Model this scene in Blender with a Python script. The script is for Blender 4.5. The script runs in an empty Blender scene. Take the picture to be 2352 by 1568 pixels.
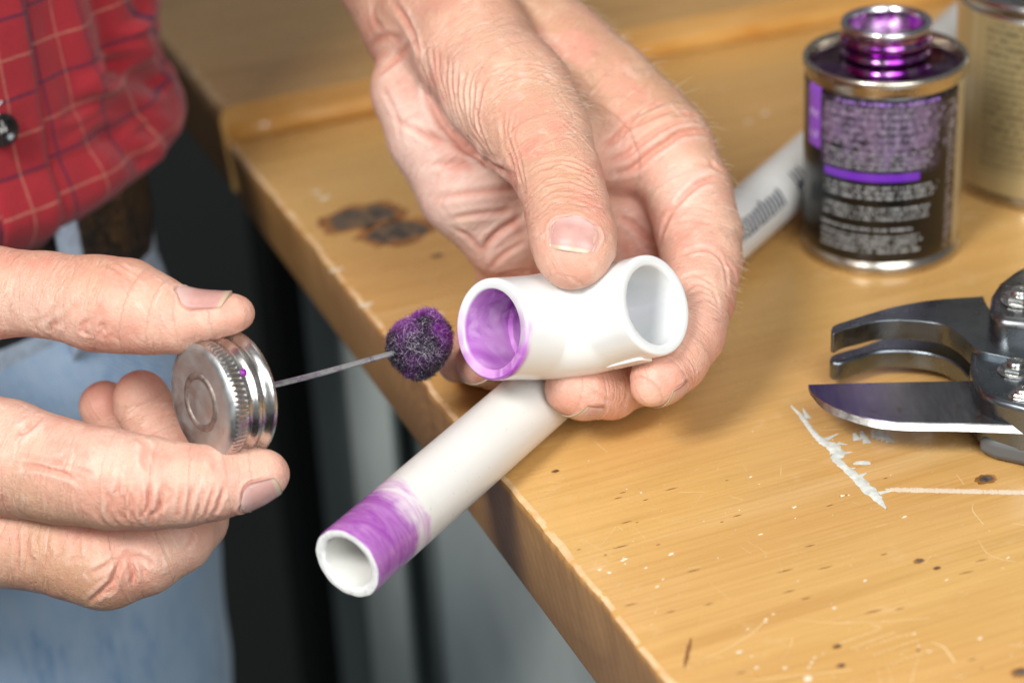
import bpy, bmesh, math, random
import numpy as np
from mathutils import Vector, Matrix
from mathutils.bvhtree import BVHTree

random.seed(7)
scn = bpy.context.scene
# ------------------------------------------------------------------ camera
TH = math.radians(27.7); H = 0.312; FP = 5000.0
FW = np.array([0, math.cos(TH), -math.sin(TH)])
ROLL = math.radians(3.2)
_u = np.array([0, math.sin(TH), math.cos(TH)]); _r = np.array([1.0, 0, 0])
RT = math.cos(ROLL)*_r - math.sin(ROLL)*_u
UP = math.sin(ROLL)*_r + math.cos(ROLL)*_u
CAM = np.array([0, 0, H])
cd = bpy.data.cameras.new('camera'); cam = bpy.data.objects.new('camera', cd)
scn.collection.objects.link(cam); scn.camera = cam
cam.matrix_world = Matrix(((RT[0], UP[0], -FW[0], CAM[0]), (RT[1], UP[1], -FW[1], CAM[1]), (RT[2], UP[2], -FW[2], CAM[2]), (0, 0, 0, 1)))
cd.sensor_width = 36; cd.lens = FP*36/2352.0
cd.clip_start = 0.02; cd.clip_end = 60
cd.dof.use_dof = True; cd.dof.focus_distance = 0.586; cd.dof.aperture_fstop = 7.2
cd.dof.aperture_blades = 9
# ------------------------------------------------------------------ world and light
w = bpy.data.worlds.new('World'); scn.world = w; w.use_nodes = True
w.node_tree.nodes['Background'].inputs[0].default_value = (0.97, 0.98, 1.0, 1)
w.node_tree.nodes['Background'].inputs[1].default_value = 0.13
def area(name, loc, aim, size, power, col, size_y=None):
    l = bpy.data.lights.new(name, 'AREA'); l.energy = power; l.color = col
    l.shape = 'RECTANGLE' if size_y else 'DISK'; l.size = size
    if size_y: l.size_y = size_y
    o = bpy.data.objects.new(name, l); scn.collection.objects.link(o)
    o.location = loc
    o.rotation_euler = (Vector(aim) - Vector(loc)).to_track_quat('-Z', 'Y').to_euler()
    return o
area('key_lamp', (-0.46, -0.12, 0.86), (0.03, 0.55, 0.03), 0.34, 9.8, (1.0, 0.985, 0.96))
area('fill_lamp', (0.32, -0.30, 0.66), (0.02, 0.55, 0.0), 0.8, 8.6, (0.95, 0.98, 1.0))
area('ceiling_lamp', (0.2, 1.0, 1.6), (0.1, 0.6, 0.0), 0.8, 1.2, (1.0, 0.97, 0.92))
vs = scn.view_settings
vs.view_transform = 'Standard'; vs.look = 'None'; vs.gamma = 1; vs.exposure = 0.40
vs.use_curve_mapping = False

# ------------------------------------------------------------------ helpers
def P(x, y, t):
    """point seen at (x, y) of the 2352 px wide picture, t metres along the view axis"""
    return CAM + t*(FW + (x-1176)/FP*RT + (784-y)/FP*UP)
def Z(x, y, z):
    """the same at height z"""
    d = FW + (x-1176)/FP*RT + (784-y)/FP*UP
    return CAM + d*((z-H)/d[2])
def K(x, y, t):
    """camera frame in mm"""
    return np.array([(x-1176)/FP*t, (784-y)/FP*t, t])
def cam2world(v):
    v = np.asarray(v)*0.001
    return CAM + v[..., 0:1]*RT + v[..., 1:2]*UP + v[..., 2:3]*FW

def tag(o, label=None, cat=None, group=None, kind=None):
    if label: o['label'] = label
    if cat: o['category'] = cat
    if group: o['group'] = group
    if kind: o['kind'] = kind
    return o
def empty(name, loc, label=None, cat=None, group=None):
    o = bpy.data.objects.new(name, None); scn.collection.objects.link(o)
    o.location = loc; o.empty_display_size = 0.02
    bpy.context.view_layer.update()
    return tag(o, label, cat, group)
def mesh(name, verts, faces):
    me = bpy.data.meshes.new(name)
    me.from_pydata([tuple(map(float, v)) for v in verts], [], [tuple(int(i) for i in f) for f in faces])
    me.update(); return me
def part(name, verts, faces, mats, parent, smooth=True, sharp=None):
    """mesh in world coordinates linked under parent (which may itself be a part)"""
    me = mesh(name, verts, faces)
    o = bpy.data.objects.new(name, me); scn.collection.objects.link(o)
    for m in (mats if isinstance(mats, (list, tuple)) else [mats]): me.materials.append(m)
    if smooth:
        me.polygons.foreach_set('use_smooth', [True]*len(me.polygons))
        if sharp is not None: me.set_sharp_from_angle(angle=math.radians(sharp))
    if parent is not None:
        bpy.context.view_layer.update()
        o.parent = parent; o.matrix_parent_inverse = parent.matrix_world.inverted()
    return o

def nrm(v):
    v = np.asarray(v, float); return v/np.linalg.norm(v)

class MB:
    def __init__(s): s.v = []; s.f = []
    def add(s, v, f):
        n = len(s.v); s.v += [tuple(p) for p in v]; s.f += [tuple(i+n for i in q) for q in f]
    def box(s, c, sx, sy, sz, R=None):
        R = np.eye(3) if R is None else R
        vs_ = [np.asarray(c) + R @ np.array([dx*sx/2, dy*sy/2, dz*sz/2]) for dz in (-1, 1) for dy in (-1, 1) for dx in (-1, 1)]
        s.add(vs_, [(0, 2, 3, 1), (4, 5, 7, 6), (0, 1, 5, 4), (2, 6, 7, 3), (0, 4, 6, 2), (1, 3, 7, 5)])
    def rings(s, rings, cap0=True, cap1=True, closed=True):
        n = len(rings[0]); base = len(s.v)
        for r in rings: s.v += [tuple(p) for p in r]
        for i in range(len(rings)-1):
            for j in range(n if closed else n-1):
                k = (j+1) % n
                s.f.append((base+i*n+j, base+i*n+k, base+(i+1)*n+k, base+(i+1)*n+j))
        if cap0: s.f.append(tuple(base+j for j in range(n))[::-1])
        if cap1: s.f.append(tuple(base+(len(rings)-1)*n+j for j in range(n)))
    def tube(s, pts, rad, n=12, caps=True, flat=None):
        pts = [np.asarray(p, float) for p in pts]; m = len(pts)
        rad = [rad]*m if np.isscalar(rad) else rad
        t0 = nrm(pts[1]-pts[0]); a = np.array([0, 0, 1.0]) if abs(t0[2]) < .9 else np.array([1.0, 0, 0])
        u = nrm(np.cross(t0, a)); rr = []
        for i in range(m):
            t = nrm(pts[min(i+1, m-1)]-pts[max(i-1, 0)])
            u = nrm(u - t*np.dot(u, t)); v = np.cross(t, u)
            rr.append([pts[i] + rad[i]*(math.cos(2*math.pi*k/n)*u + math.sin(2*math.pi*k/n)*v) for k in range(n)])
        s.rings(rr, caps, caps)
    def lathe(s, prof, c, ax=(0, 0, 1), n=72, caps=False, rfun=None):
        ax = nrm(ax); a = np.array([1.0, 0, 0]) if abs(ax[0]) < .9 else np.array([0, 1.0, 0])
        u = nrm(np.cross(ax, a)); v = np.cross(ax, u)
        rr = []
        for (r, z) in prof:
            ring = []
            for k in range(n):
                an = 2*math.pi*k/n
                q = r + (rfun(an, r, z) if rfun else 0)
                ring.append(np.asarray(c) + ax*z + q*(math.cos(an)*u + math.sin(an)*v))
            rr.append(ring)
        s.rings(rr, caps, caps)
    def slab(s, top, bot):
        """top and bot outlines (same count)"""
        n = len(top); b = len(s.v); s.v += [tuple(p) for p in top] + [tuple(p) for p in bot]
        s.f.append(tuple(b+i for i in range(n))); s.f.append(tuple(b+n+i for i in range(n))[::-1])
        for i in range(n):
            j = (i+1) % n; s.f.append((b+i, b+n+i, b+n+j, b+j))
    def build(s, name, mats, parent, smooth=True, sharp=None):
        return part(name, s.v, s.f, mats, parent, smooth, sharp)

def bevel(o, wdt, seg=3, angle=30):
    m = o.modifiers.new('bevel', 'BEVEL'); m.width = wdt; m.segments = seg; m.limit_method = 'ANGLE'
    m.angle_limit = math.radians(angle); m.harden_normals = False
    return o

def spline(pts, n):
    """Catmull-Rom through pts (any dimension)"""
    pts = [np.asarray(p, float) for p in pts]
    q = [2*pts[0]-pts[1]] + pts + [2*pts[-1]-pts[-2]]
    out = []; m = len(pts)-1
    for i in range(n):
        x = i/(n-1)*m; k = min(int(x), m-1); t = x-k
        a, b, c, d = q[k], q[k+1], q[k+2], q[k+3]
        out.append(.5*((2*b)+(-a+c)*t+(2*a-5*b+4*c-d)*t*t+(-a+3*b-3*c+d)*t**3))
    return out

_rng = {}
def vnoise(p, scale, seed=0):
    """smooth 3D value noise in -1..1; p (N,3)"""
    if seed not in _rng: _rng[seed] = np.random.RandomState(seed).uniform(-1, 1, (32, 32, 32))
    L = _rng[seed]; q = np.asarray(p)*scale + 100.37
    i = np.floor(q).astype(int); f = q-i; f = f*f*(3-2*f); i %= 32; j = (i+1) % 32
    def g(a, b, c): return L[a[:, 0], b[:, 1], c[:, 2]]
    x, y, z = f[:, 0], f[:, 1], f[:, 2]
    return ((g(i, i, i)*(1-x)+g(j, i, i)*x)*(1-y)+(g(i, j, i)*(1-x)+g(j, j, i)*x)*y)*(1-z) + \
           ((g(i, i, j)*(1-x)+g(j, i, j)*x)*(1-y)+(g(i, j, j)*(1-x)+g(j, j, j)*x)*y)*z

# ------------------------------------------------------------------ materials
class NT:
    def __init__(s, name):
        m = bpy.data.materials.new(name); m.use_nodes = True; s.m = m; s.t = m.node_tree
        s.b = s.t.nodes['Principled BSDF']; s.tc = None
    def n(s, typ, **kw):
        nd = s.t.nodes.new(typ)
        for k, v in kw.items():
            if k.startswith('_'): nd.inputs[k[1:].replace('_', ' ')].default_value = v
            else: setattr(nd, k, v)
        return nd
    def l(s, a, b): s.t.links.new(a, b)
    def coord(s, which='Object', scale=(1, 1, 1), rot=(0, 0, 0), loc=(0, 0, 0)):
        if s.tc is None: s.tc = s.n('ShaderNodeTexCoord')
        mp = s.n('ShaderNodeMapping'); mp.inputs['Scale'].default_value = scale
        mp.inputs['Rotation'].default_value = rot; mp.inputs['Location'].default_value = loc
        s.l(s.tc.outputs[which], mp.inputs['Vector']); return mp.outputs['Vector']
    def noise(s, vec, scale, detail=3, rough=.5, dist=0):
        nd = s.n('ShaderNodeTexNoise'); s.l(vec, nd.inputs['Vector'])
        nd.inputs['Scale'].default_value = scale; nd.inputs['Detail'].default_value = detail
        nd.inputs['Roughness'].default_value = rough; nd.inputs['Distortion'].default_value = dist
        return nd.outputs['Fac']
    def voro(s, vec, scale, feature='F1', out='Distance', rnd=1.0):
        nd = s.n('ShaderNodeTexVoronoi'); nd.feature = feature; s.l(vec, nd.inputs['Vector'])
        nd.inputs['Scale'].default_value = scale; nd.inputs['Randomness'].default_value = rnd
        return nd.outputs[out]
    def ramp(s, fac, stops, interp='LINEAR'):
        nd = s.n('ShaderNodeValToRGB'); nd.color_ramp.interpolation = interp
        e = nd.color_ramp.elements
        while len(e) < len(stops): e.new(.5)
        for i, (p, c) in enumerate(stops):
            e[i].position = p; e[i].color = (c, c, c, 1) if np.isscalar(c) else tuple(c)+(1,)
        s.l(fac, nd.inputs['Fac']); return nd.outputs['Color']
    def mix(s, fac, a, b, mode='MIX'):
        nd = s.n('ShaderNodeMix'); nd.data_type = 'RGBA'; nd.blend_type = mode
        for v, i in ((fac, 0), (a, 6), (b, 7)):
            if hasattr(v, 'links') or isinstance(v, bpy.types.NodeSocket): s.l(v, nd.inputs[i])
            elif i == 0: nd.inputs[0].default_value = v
            else: nd.inputs[i].default_value = tuple(v)+(1,)
        return nd.outputs[2]
    def math(s, op, a, b=None, clamp=False):
        nd = s.n('ShaderNodeMath'); nd.operation = op; nd.use_clamp = clamp
        for v, i in ((a, 0), (b, 1)):
            if v is None: continue
            if isinstance(v, bpy.types.NodeSocket): s.l(v, nd.inputs[i])
            else: nd.inputs[i].default_value = v
        return nd.outputs[0]
    def attr(s, name):
        nd = s.n('ShaderNodeAttribute'); nd.attribute_name = name
        sp = s.n('ShaderNodeSeparateColor'); s.l(nd.outputs['Color'], sp.inputs[0]); return sp.outputs
    def sep(s, vec):
        nd = s.n('ShaderNodeSeparateXYZ'); s.l(vec, nd.inputs[0]); return nd.outputs
    def bump(s, h, strength, dist, prev=None):
        nd = s.n('ShaderNodeBump'); nd.inputs['Strength'].default_value = strength
        nd.inputs['Distance'].default_value = dist; s.l(h, nd.inputs['Height'])
        if prev is not None: s.l(prev, nd.inputs['Normal'])
        s.l(nd.outputs[0], s.b.inputs['Normal']); return nd.outputs[0]
    def set(s, col=None, rough=None, metal=None, **kw):
        for k, v in (('Base Color', col), ('Roughness', rough), ('Metallic', metal)):
            if v is None: continue
            if isinstance(v, bpy.types.NodeSocket): s.l(v, s.b.inputs[k])
            elif k == 'Base Color': s.b.inputs[k].default_value = tuple(v)+(1,)
            else: s.b.inputs[k].default_value = v
        for k, v in kw.items():
            k = k.replace('_', ' ')
            if isinstance(v, bpy.types.NodeSocket): s.l(v, s.b.inputs[k])
            else: s.b.inputs[k].default_value = v
        return s.m

# ---- varnished pine, grain along local X
def wood(name, end=False):
    t = NT(name)
    if not end:
        g = t.noise(t.coord('Object', (3.0, 38, 38)), 1.0, 4, .6, .6)
        fine = t.noise(t.coord('Object', (22, 900, 400)), 1.0, 3, .6, .2)
        blot = t.noise(t.coord('Object', (5, 11, 9)), 1.0, 3, .55, .5)
        c = t.ramp(g, [(.28, (.65, .40, .165)), (.45, (.56, .31, .098)), (.58, (.62, .355, .125)), (.74, (.47, .24, .068))])
        c = t.mix(t.ramp(blot, [(.42, 0.0), (.66, .55)]), c, (.66, .42, .14))
        c = t.mix(t.ramp(fine, [(.44, .0), (.70, .28)]), c, (.34, .155, .035))
        dash = t.ramp(t.noise(t.coord('Object', (30, 330, 100)), 1.0, 2, .5), [(.72, 0), (.80, .5)])
        c = t.mix(dash, c, (.20, .075, .02))
        specks = t.ramp(t.voro(t.coord('Object', (1, 1, 1)), 140), [(.03, .5), (.05, 0)])
        msk = t.ramp(t.noise(t.coord('Object', (1, 1, 1)), 25, 2), [(.5, 0), (.62, 1)])
        c = t.mix(t.math('MULTIPLY', specks, msk), c, (.80, .70, .52))
        rub = t.ramp(t.noise(t.coord('Object', (1, 1, 1)), 60, 5, .75), [(.58, 0), (.75, .35)])
        c = t.mix(rub, c, (.72, .53, .30))
        r = t.ramp(t.noise(t.coord('Object', (1, 1, 1)), 35, 4, .7), [(.3, .20), (.7, .34)])
        t.bump(fine, .12, .0004)
        t.bump(t.noise(t.coord('Object', (1, 1, 1)), 90, 4, .6), .12, .0006, t.b.inputs['Normal'].links[0].from_socket)
        t.set(c, r, Coat_Weight=.22, Coat_Roughness=.14, Specular_IOR_Level=.35)
    else:
        g = t.noise(t.coord('Object', (30, 12, 30)), 1.0, 4, .6, 1.5)
        ring = t.n('ShaderNodeTexWave'); ring.wave_type = 'RINGS'; ring.rings_direction = 'X'
        t.l(t.coord('Object', (1, 1, 1), (0, 0, 0), (0, .23, .05)), ring.inputs['Vector'])
        ring.inputs['Scale'].default_value = 75; ring.inputs['Distortion'].default_value = 3; ring.inputs['Detail'].default_value = 2
        ring.inputs['Detail Scale'].default_value = 12
        c = t.ramp(g, [(.3, (.44, .235, .075)), (.55, (.36, .18, .052)), (.75, (.26, .12, .034))])
        c = t.mix(t.ramp(ring.outputs['Fac'], [(.3, 0), (.9, .22)]), c, (.18, .07, .02))
        fine = t.noise(t.coord('Object', (300, 900, 300)), 1.0, 3, .6)
        c = t.mix(t.ramp(fine, [(.55, 0), (.75, .2)]), c, (.42, .24, .10))
        t.bump(fine, .2, .0003)
        t.set(c, .42, Coat_Weight=.15, Coat_Roughness=.3)
    return t.m
t = NT('worn_pine_edge'); n_ = t.noise(t.coord('Object', (60, 90, 90)), 1.0, 5, .7)
c = t.mix(t.ramp(n_, [(.35, 0), (.65, 1)]), (.60, .36, .16), (.78, .56, .32)); t.set(c, .5); t.bump(t.noise(t.coord('Object'), 900, 4, .7), .5, .0004); M_worn = t.m
M_wood = wood('varnished_pine'); M_end = wood('pine_end_grain', True)

def simple(name, col, rough, metal=0, nscale=None, namp=.15, bump=0, **kw):
    t = NT(name)
    c = col
    if nscale:
        f = t.noise(t.coord(), nscale, 4, .6)
        c = t.mix(t.ramp(f, [(.3, 0), (.7, 1)]), tuple(x*(1-namp) for x in col), tuple(min(1, x*(1+namp)) for x in col))
        if bump: t.bump(f, bump, .0005)
    t.set(c, rough, metal, **kw); return t.m

# ================================================================== THE SETTING
room = MB(); room.box((0.5, 1.5, -0.92), 8, 8, 0.04)
t = NT('dark_floor')
c = t.ramp(t.noise(t.coord(), 3, 5, .6), [(.3, (.012, .019, .018)), (.7, (.020, .029, .027))])
t.set(c, .6)
tag(room.build('floor', t.m, None, False), kind='structure')

# ---- work bench: local frame, X along the grain (to the right and away), Y across (away)
E1, E5 = Z(525, 330, 0), Z(1530, 1568, 0)
SD = nrm(Z(1911, 42, 0) - Z(527, 293, 0)); ED = nrm(E1 - E5)
SP = nrm(np.array([-ED[1], ED[0], 0])*-1.0)           # perpendicular to the front edge, to the right
bench = empty('workbench', tuple(E1), 'varnished pine workbench top with worn front edge, knots, scratches and a raised rear board', 'workbench')
bench.rotation_euler = (0, 0, math.atan2(SP[1], SP[0])); bpy.context.view_layer.update()
def bench_slab(name, A, B, dA, dB, z1, z0a, z0b, inset, mats, rad=.0022, wave=True):
    """A far corner, B near corner of the left edge (top), reaching 1.1 m to the right; z0a/z0b lower face heights"""
    NL = 420; prof_n = 7
    verts, faces, mi = [], [], []
    rnd = np.random.RandomState(3)
    rings = []
    for i in range(NL+1):
        f = i/NL; p = A + (B-A)*f; z0 = z0a + (z0b-z0a)*f
        p3 = p[None, :]
        wv = (vnoise(p3, 90, 4)[0]*.0006 + vnoise(p3, 300, 5)[0]*.00022 + vnoise(p3, 800, 6)[0]*.00018) if wave else 0
        pts = []
        pts.append(p + SP*1.1 + np.array([0, 0, z1]))
        pts.append(p + SP*.012 + np.array([0, 0, z1]))
        R = rad*(1+.35*(vnoise(p3, 60, 8)[0] if wave else 0))
        for k in range(prof_n):
            a = math.pi/2*k/(prof_n-1)
            pts.append(p + SP*(R - R*math.sin(a) + wv) + np.array([0, 0, z1 - R + R*math.cos(a)]))
        pts.append(p + SP*(inset*.5+wv*.3) + np.array([0, 0, (z1+z0)/2]))
        rb = .0015
        for k in range(4):
            a = math.pi/2*k/3
            pts.append(p + SP*(inset + rb - rb*math.cos(a)) + np.array([0, 0, z0 + rb - rb*math.sin(a)]))
        pts.append(p + SP*1.1 + np.array([0, 0, z0]))
        rings.append(pts)
    m = MB(); m.rings(rings, True, True)
    o = m.build(name, mats, bench, True, 50)
    n = len(rings[0])
    for q in o.data.polygons:
        nn = q.normal; c = q.center
        d_ = np.dot(np.array(nn), SP)
        if d_ < -.75: q.material_index = 1
        elif d_ < -.05 and nn[2] > 0 and vnoise(np.array([c[:]]), 260, 14)[0] + .6*vnoise(np.array([c[:]]), 700, 15)[0] > -.45: q.material_index = 2
        elif nn[2] > .99 and np.dot(np.array(c)-E1, SP) < .0125 and False: q.material_index = 2
    # bench-aligned coordinates for the grain
    mw = bench.matrix_world.copy()
    o.data.transform(mw.inverted()); o.matrix_parent_inverse = Matrix(); o.matrix_basis = Matrix()
    return o
Bb = E1 + (E5-E1)*1.75
bench_slab('front_board', E1 + ED*0.0, Bb, 0, 0, 0.0, -.0275, -.040, .0025, [M_wood, M_end, M_worn])
STEP = .007
Cf = Z(509, 292, STEP)
bench_slab('rear_board', Cf + ED*.55, Cf + ED*.0015, 0, 0, STEP, -.028, -.028, .002, [M_wood, M_end, M_worn], rad=.005)

m = MB(); c0_ = Cf + ED*.0042 + np.array([0, 0, -.0046]); tp_ = [c0_ + SP*(.003+x) + np.array([0, 0, .0004*math.sin(x*40)]) for x in np.linspace(0, 1.09, 60)]
m.tube(tp_, .0048, 20)
t = NT('orange_board_edge'); n_ = t.noise(t.coord('Object', (20, 60, 60)), 1.0, 4, .7)
t.set(t.mix(t.ramp(n_, [(.35, 0), (.65, 1)]), (.58, .26, .05), (.70, .40, .12)), .25, Coat_Weight=.3); m.build('rounded_front_edge', t.m, bench)
# bench underneath: painted steel cabinet, folded front
def ray_plan(x, y, inset):
    d = FW + (x-1176)/FP*RT + (784-y)/FP*UP
    p0 = E1 + SP*inset
    s = np.dot(p0 - CAM, SP)/np.dot(d, SP)
    q = CAM + d*s; return np.array([q[0], q[1], 0])
cab = empty('steel_cabinet', tuple(ray_plan(1000, 1400, .05)*np.array([1, 1, 0]) + np.array([0, 0, -.9])),
            'grey green painted steel cabinet standing under the bench top', 'cabinet')
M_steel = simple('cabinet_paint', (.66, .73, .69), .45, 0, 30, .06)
M_steel_d = simple('cabinet_paint_dark', (.25, .30, .30), .5, 0, 30, .06)  # darker tone of the cabinet paint, on the set-back strips
M_black = simple('black_leg_paint', (.003, .0035, .004), .5)
ys = 1400
pb = [ray_plan(x, ys, i) for x, i in ((770, .05), (832, .05), (845, .042), (935, .042), (950, .056), (1010, .056), (1022, .040))]
pe = pb[-1] - ED*.7
def vpanel(name, plan, mat, parent, z1=-.045, z0=-.9, th=.002):
    m = MB()
    top = [p + np.array([0, 0, z1]) for p in plan] + [p + SP*th + np.array([0, 0, z1]) for p in plan[::-1]]
    bot = [p + np.array([0, 0, z0-z1]) for p in top]
    m.slab(top, bot); return m.build(name, mat, parent, False)
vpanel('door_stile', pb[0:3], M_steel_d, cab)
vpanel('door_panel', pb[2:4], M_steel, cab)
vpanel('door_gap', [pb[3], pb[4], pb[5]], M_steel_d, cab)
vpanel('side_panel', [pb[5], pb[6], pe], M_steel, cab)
lg = empty('bench_leg', tuple(ray_plan(700, 1400, .05) + np.array([0, 0, -.9])), 'black steel leg under the bench beside the grey cabinet', 'leg post')
m = MB(); a = ray_plan(690, ys, .052); R_ = np.column_stack([SP, ED, [0, 0, 1]])
m.box(a + SP*.03 + np.array([0, 0, -.475]), .06, .042, .85, R_)
bevel(m.build('post', M_black, lg, False), .003)
m = MB(); m.box(a + SP*.03 + np.array([0, 0, -.888]), .08, .07, .018, R_)
bevel(m.build('foot_plate', M_black, lg, False), .002)

# ---- marks on the bench (thin flakes, worn spots, a painted reflection), all children of the bench
def flake(mb, px, py, rx, ry, rot=0, n=9, z=.0, h=.00018, seed=None, jag=.3):
    c = Z(px, py, z); rnd = random.Random(seed if seed is not None else px*31+py)
    u = np.array([math.cos(rot), math.sin(rot), 0]); v = np.array([-u[1], u[0], 0])
    ring = []
    for k in range(n):
        a = 2*math.pi*k/n; r = 1+rnd.uniform(-jag, jag)
        ring.append(c + u*rx*r*math.cos(a) + v*ry*r*math.sin(a) + np.array([0, 0, .00006]))
    b = len(mb.v); mb.v += [tuple(p) for p in ring] + [tuple(c + np.array([0, 0, h]))]
    for k in range(n): mb.f.append((b+k, b+(k+1) % n, b+n))
def stroke(mb, pts, wd, z=.0, h=.00008, jag=.0, seed=1, n=None):
    rnd = random.Random(seed); pp = spline([Z(x, y, z) for x, y in pts], n or max(4, len(pts)*6))
    ww = [float(q[0]) for q in spline([[q] for q in (wd if not np.isscalar(wd) else [wd]*len(pts))], len(pp))]
    L, R = [], []
    for i, p in enumerate(pp):
        t = nrm(pp[min(i+1, len(pp)-1)] - pp[max(i-1, 0)]); s = np.array([-t[1], t[0], 0])
        L.append(p + s*ww[i]*(1+rnd.uniform(-jag, jag)) + np.array([0, 0, .00005]))
        R.append(p - s*ww[i]*(1+rnd.uniform(-jag, jag)) + np.array([0, 0, .00005]))
    b = len(mb.v); n = len(pp)
    for i in range(n): mb.v += [tuple(L[i]), tuple(pp[i] + np.array([0, 0, h])), tuple(R[i])]
    for i in range(n-1):
        for j in (0, 1): mb.f.append((b+3*i+j, b+3*i+3+j, b+3*i+4+j, b+3*i+1+j))
M_paint = simple('white_paint_mark', (.62, .63, .58), .6, 0, 350, .22, .6)
mb = MB()
zz = lambda x, y: (1722.7+.4029*x, 574.2+.4029*y)
ctr = [(235, 890), (290, 945), (350, 1025), (405, 1085), (470, 1120), (500, 1165), (490, 1190), (540, 1240), (600, 1290), (660, 1350), (720, 1410), (778, 1478)]
stroke(mb, [zz(*p) for p in ctr], [.0002, .0007, .0009, .0013, .0018, .0020, .0013, .0012, .0015, .0018, .0015, .0002], h=.0005, jag=.22, n=70)
for a, b_ in (((430, 1080), (505, 1045)), ((520, 1160), (585, 1150)), ((560, 1250), (600, 1240)), ((620, 1290), (665, 1270)), ((500, 1100), (555, 1110)), ((735, 1385), (820, 1370)), ((330, 960), (300, 900))):
    stroke(mb, [zz(*a), zz(*b_)], [.0009, .0001], seed=a[0], n=8)
mb.build('white_paint_smear', M_paint, bench)
mb = MB()
M_scuff = simple('pale_scuff', (.72, .52, .26), .6)
for i, (x, y) in enumerate([(600, 1065), (640, 1055), (655, 1080), (705, 1050), (730, 1060), (760, 1065), (785, 1075), (745, 1045)]):
    X, Y = zz(x, y); stroke(mb, [(X-2, Y-9), (X+5, Y+9)], [.0005, .0012], seed=i, n=5, h=.0002)
X, Y = zz(640, 1215); flake(mb, X, Y, .0022, .0011, seed=5)
mb.build('white_paint_dabs', M_paint, bench)
mb = MB(); rq = random.Random(4); x = 2034.0  # pale strokes painted for the blade edge's reflection in the varnish
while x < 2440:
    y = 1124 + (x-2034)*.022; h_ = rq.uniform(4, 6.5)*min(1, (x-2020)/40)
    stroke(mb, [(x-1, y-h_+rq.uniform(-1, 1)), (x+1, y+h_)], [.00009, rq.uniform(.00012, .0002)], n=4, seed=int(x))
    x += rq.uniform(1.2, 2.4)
tag(mb.build('painted_blade_reflection', simple('reflection_tint', (.72, .58, .42), .6), bench), kind='stuff')
# rows of pale stitch-like dents lower right, scratches, dust
z8 = lambda x, y: (1320.7+.4385*x, 1033.6+.4385*y)
mb = MB()
rows = [((1390, 1010), (1590, 940), 12), ((1450, 1035), (1665, 955), 14), ((1530, 1030), (1690, 975), 8), ((1570, 1070), (1790, 995), 10), ((1635, 1130), (1840, 1050), 9), ((1690, 975), (1780, 960), 5)]
for r0, r1, n in rows:
    for k in range(n):
        f = k/(n-1); X, Y = z8(r0[0]+(r1[0]-r0[0])*f, r0[1]+(r1[1]-r0[1])*f)
        flake(mb, X+random.uniform(-.6, .6), Y+random.uniform(-.6, .6), .00042, .00024, 2.3, 6, seed=k*7+n, h=.0001)
mb.build('dent_rows', M_scuff, bench)
mb = MB()
scr = [([(1165, 887), (1350, 903), (1560, 900), (1858, 878)], .0002), ([(630, 1115), (800, 1035), (930, 955), (1000, 885)], .00022), ([(620, 1060), (780, 1087)], .00015),
       ([(2085, 280), (2085, 320), (2140, 390)], .00022), ([(2110, 470), (2160, 540), (2230, 570), (2310, 585)], .00022), ([(800, 1215), (1000, 1195), (1300, 1165), (1450, 1150)], .00025),
       ([(1870, 1008), (1930, 1030), (1990, 1110)], .0004), ([(1580, 1130), (1600, 1219)], .00015), ([(1640, 1140), (1660, 1219)], .00015), ([(1800, 1070), (1760, 1219)], .0002),
       ([(2270, 1018), (2352, 1025)], .0003), ([(900, 475), (1005, 540)], .00012), ([(860, 500), (920, 540)], .00012), ([(610, 310), (665, 235)], .00012), ([(120, 520), (215, 400)], .0001),
       ([(1065, 560), (1085, 640)], .0001), ([(700, 690), (810, 780)], .0001), ([(220, 395), (250, 420)], .0002), ([(300, 395), (370, 465)], .00012), ([(660, 240), (700, 215)], .0001),
       ([(1540, 905), (1605, 930)], .0003), ([(1125, 1040), (1140, 985)], .0002), ([(870, 60), (900, 110)], .0001), ([(1030, 240), (1160, 195)], .0001), ([(800, 240), (880, 260)], .0002),
       ([(1480, 330), (1600, 300)], .0001), ([(1990, 800), (2060, 750)], .0001), ([(1550, 790), (1630, 760)], .0001), ([(280, 660), (215, 720)], .0001), ([(60, 480), (200, 560)], .0001)]
for i, (p, wd) in enumerate(scr): stroke(mb, [z8(*q) for q in p], [wd*.25]+[wd*.6]*(len(p)-1), seed=i, h=.00003)
rs = random.Random(11)
for i in range(22):
    x = rs.uniform(1000, 2352); y = rs.uniform(960, 1568)
    if (x-1165)*1.27 + 1096 + 40 < y and x < 1560: continue
    a = rs.uniform(0, 3.1); l = rs.uniform(10, 60)
    stroke(mb, [(x, y), (x+l*math.cos(a), y+l*.5*math.sin(a))], [rs.uniform(.00004, .0001)]*2, seed=i, n=4)
tag(mb.build('scratches', M_scuff, bench), kind='stuff')
M_dust = simple('white_dust', (.74, .64, .48), .8)
mb = MB()
for (x, y, r) in [(260, 570, .0017), (180, 642, .0010), (130, 625, .0009), (432, 713, .0008), (462, 675, .0006), (370, 617, .0006), (1220, 1193, .0020), (1098, 1140, .0009), (950, 1138, .0008), (905, 937, .0007), (1518, 683, .0008), (1947, 678, .0007), (1360, 825, .0008), (2270, 562, .0009), (2125, 984, .0010), (1725, 350, .0011), (505, 545, .0012), (975, 440, .0009), (1000, 885, .0008), (1000, 900, .0006), (1400, 240, .0012), (1150, 298, .0012), (860, 1055, .001), (920, 140, .0006), (1775, 962, .0005), (1040, 858, .0006), (1240, 1110, .0007), (1255, 1085, .0006), (1225, 1135, .0006), (1860, 1052, .0006)]:
    X, Y = z8(x, y); flake(mb, X, Y, r*.72, r*.42, .5, 8, jag=.5, h=.0003)
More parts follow.
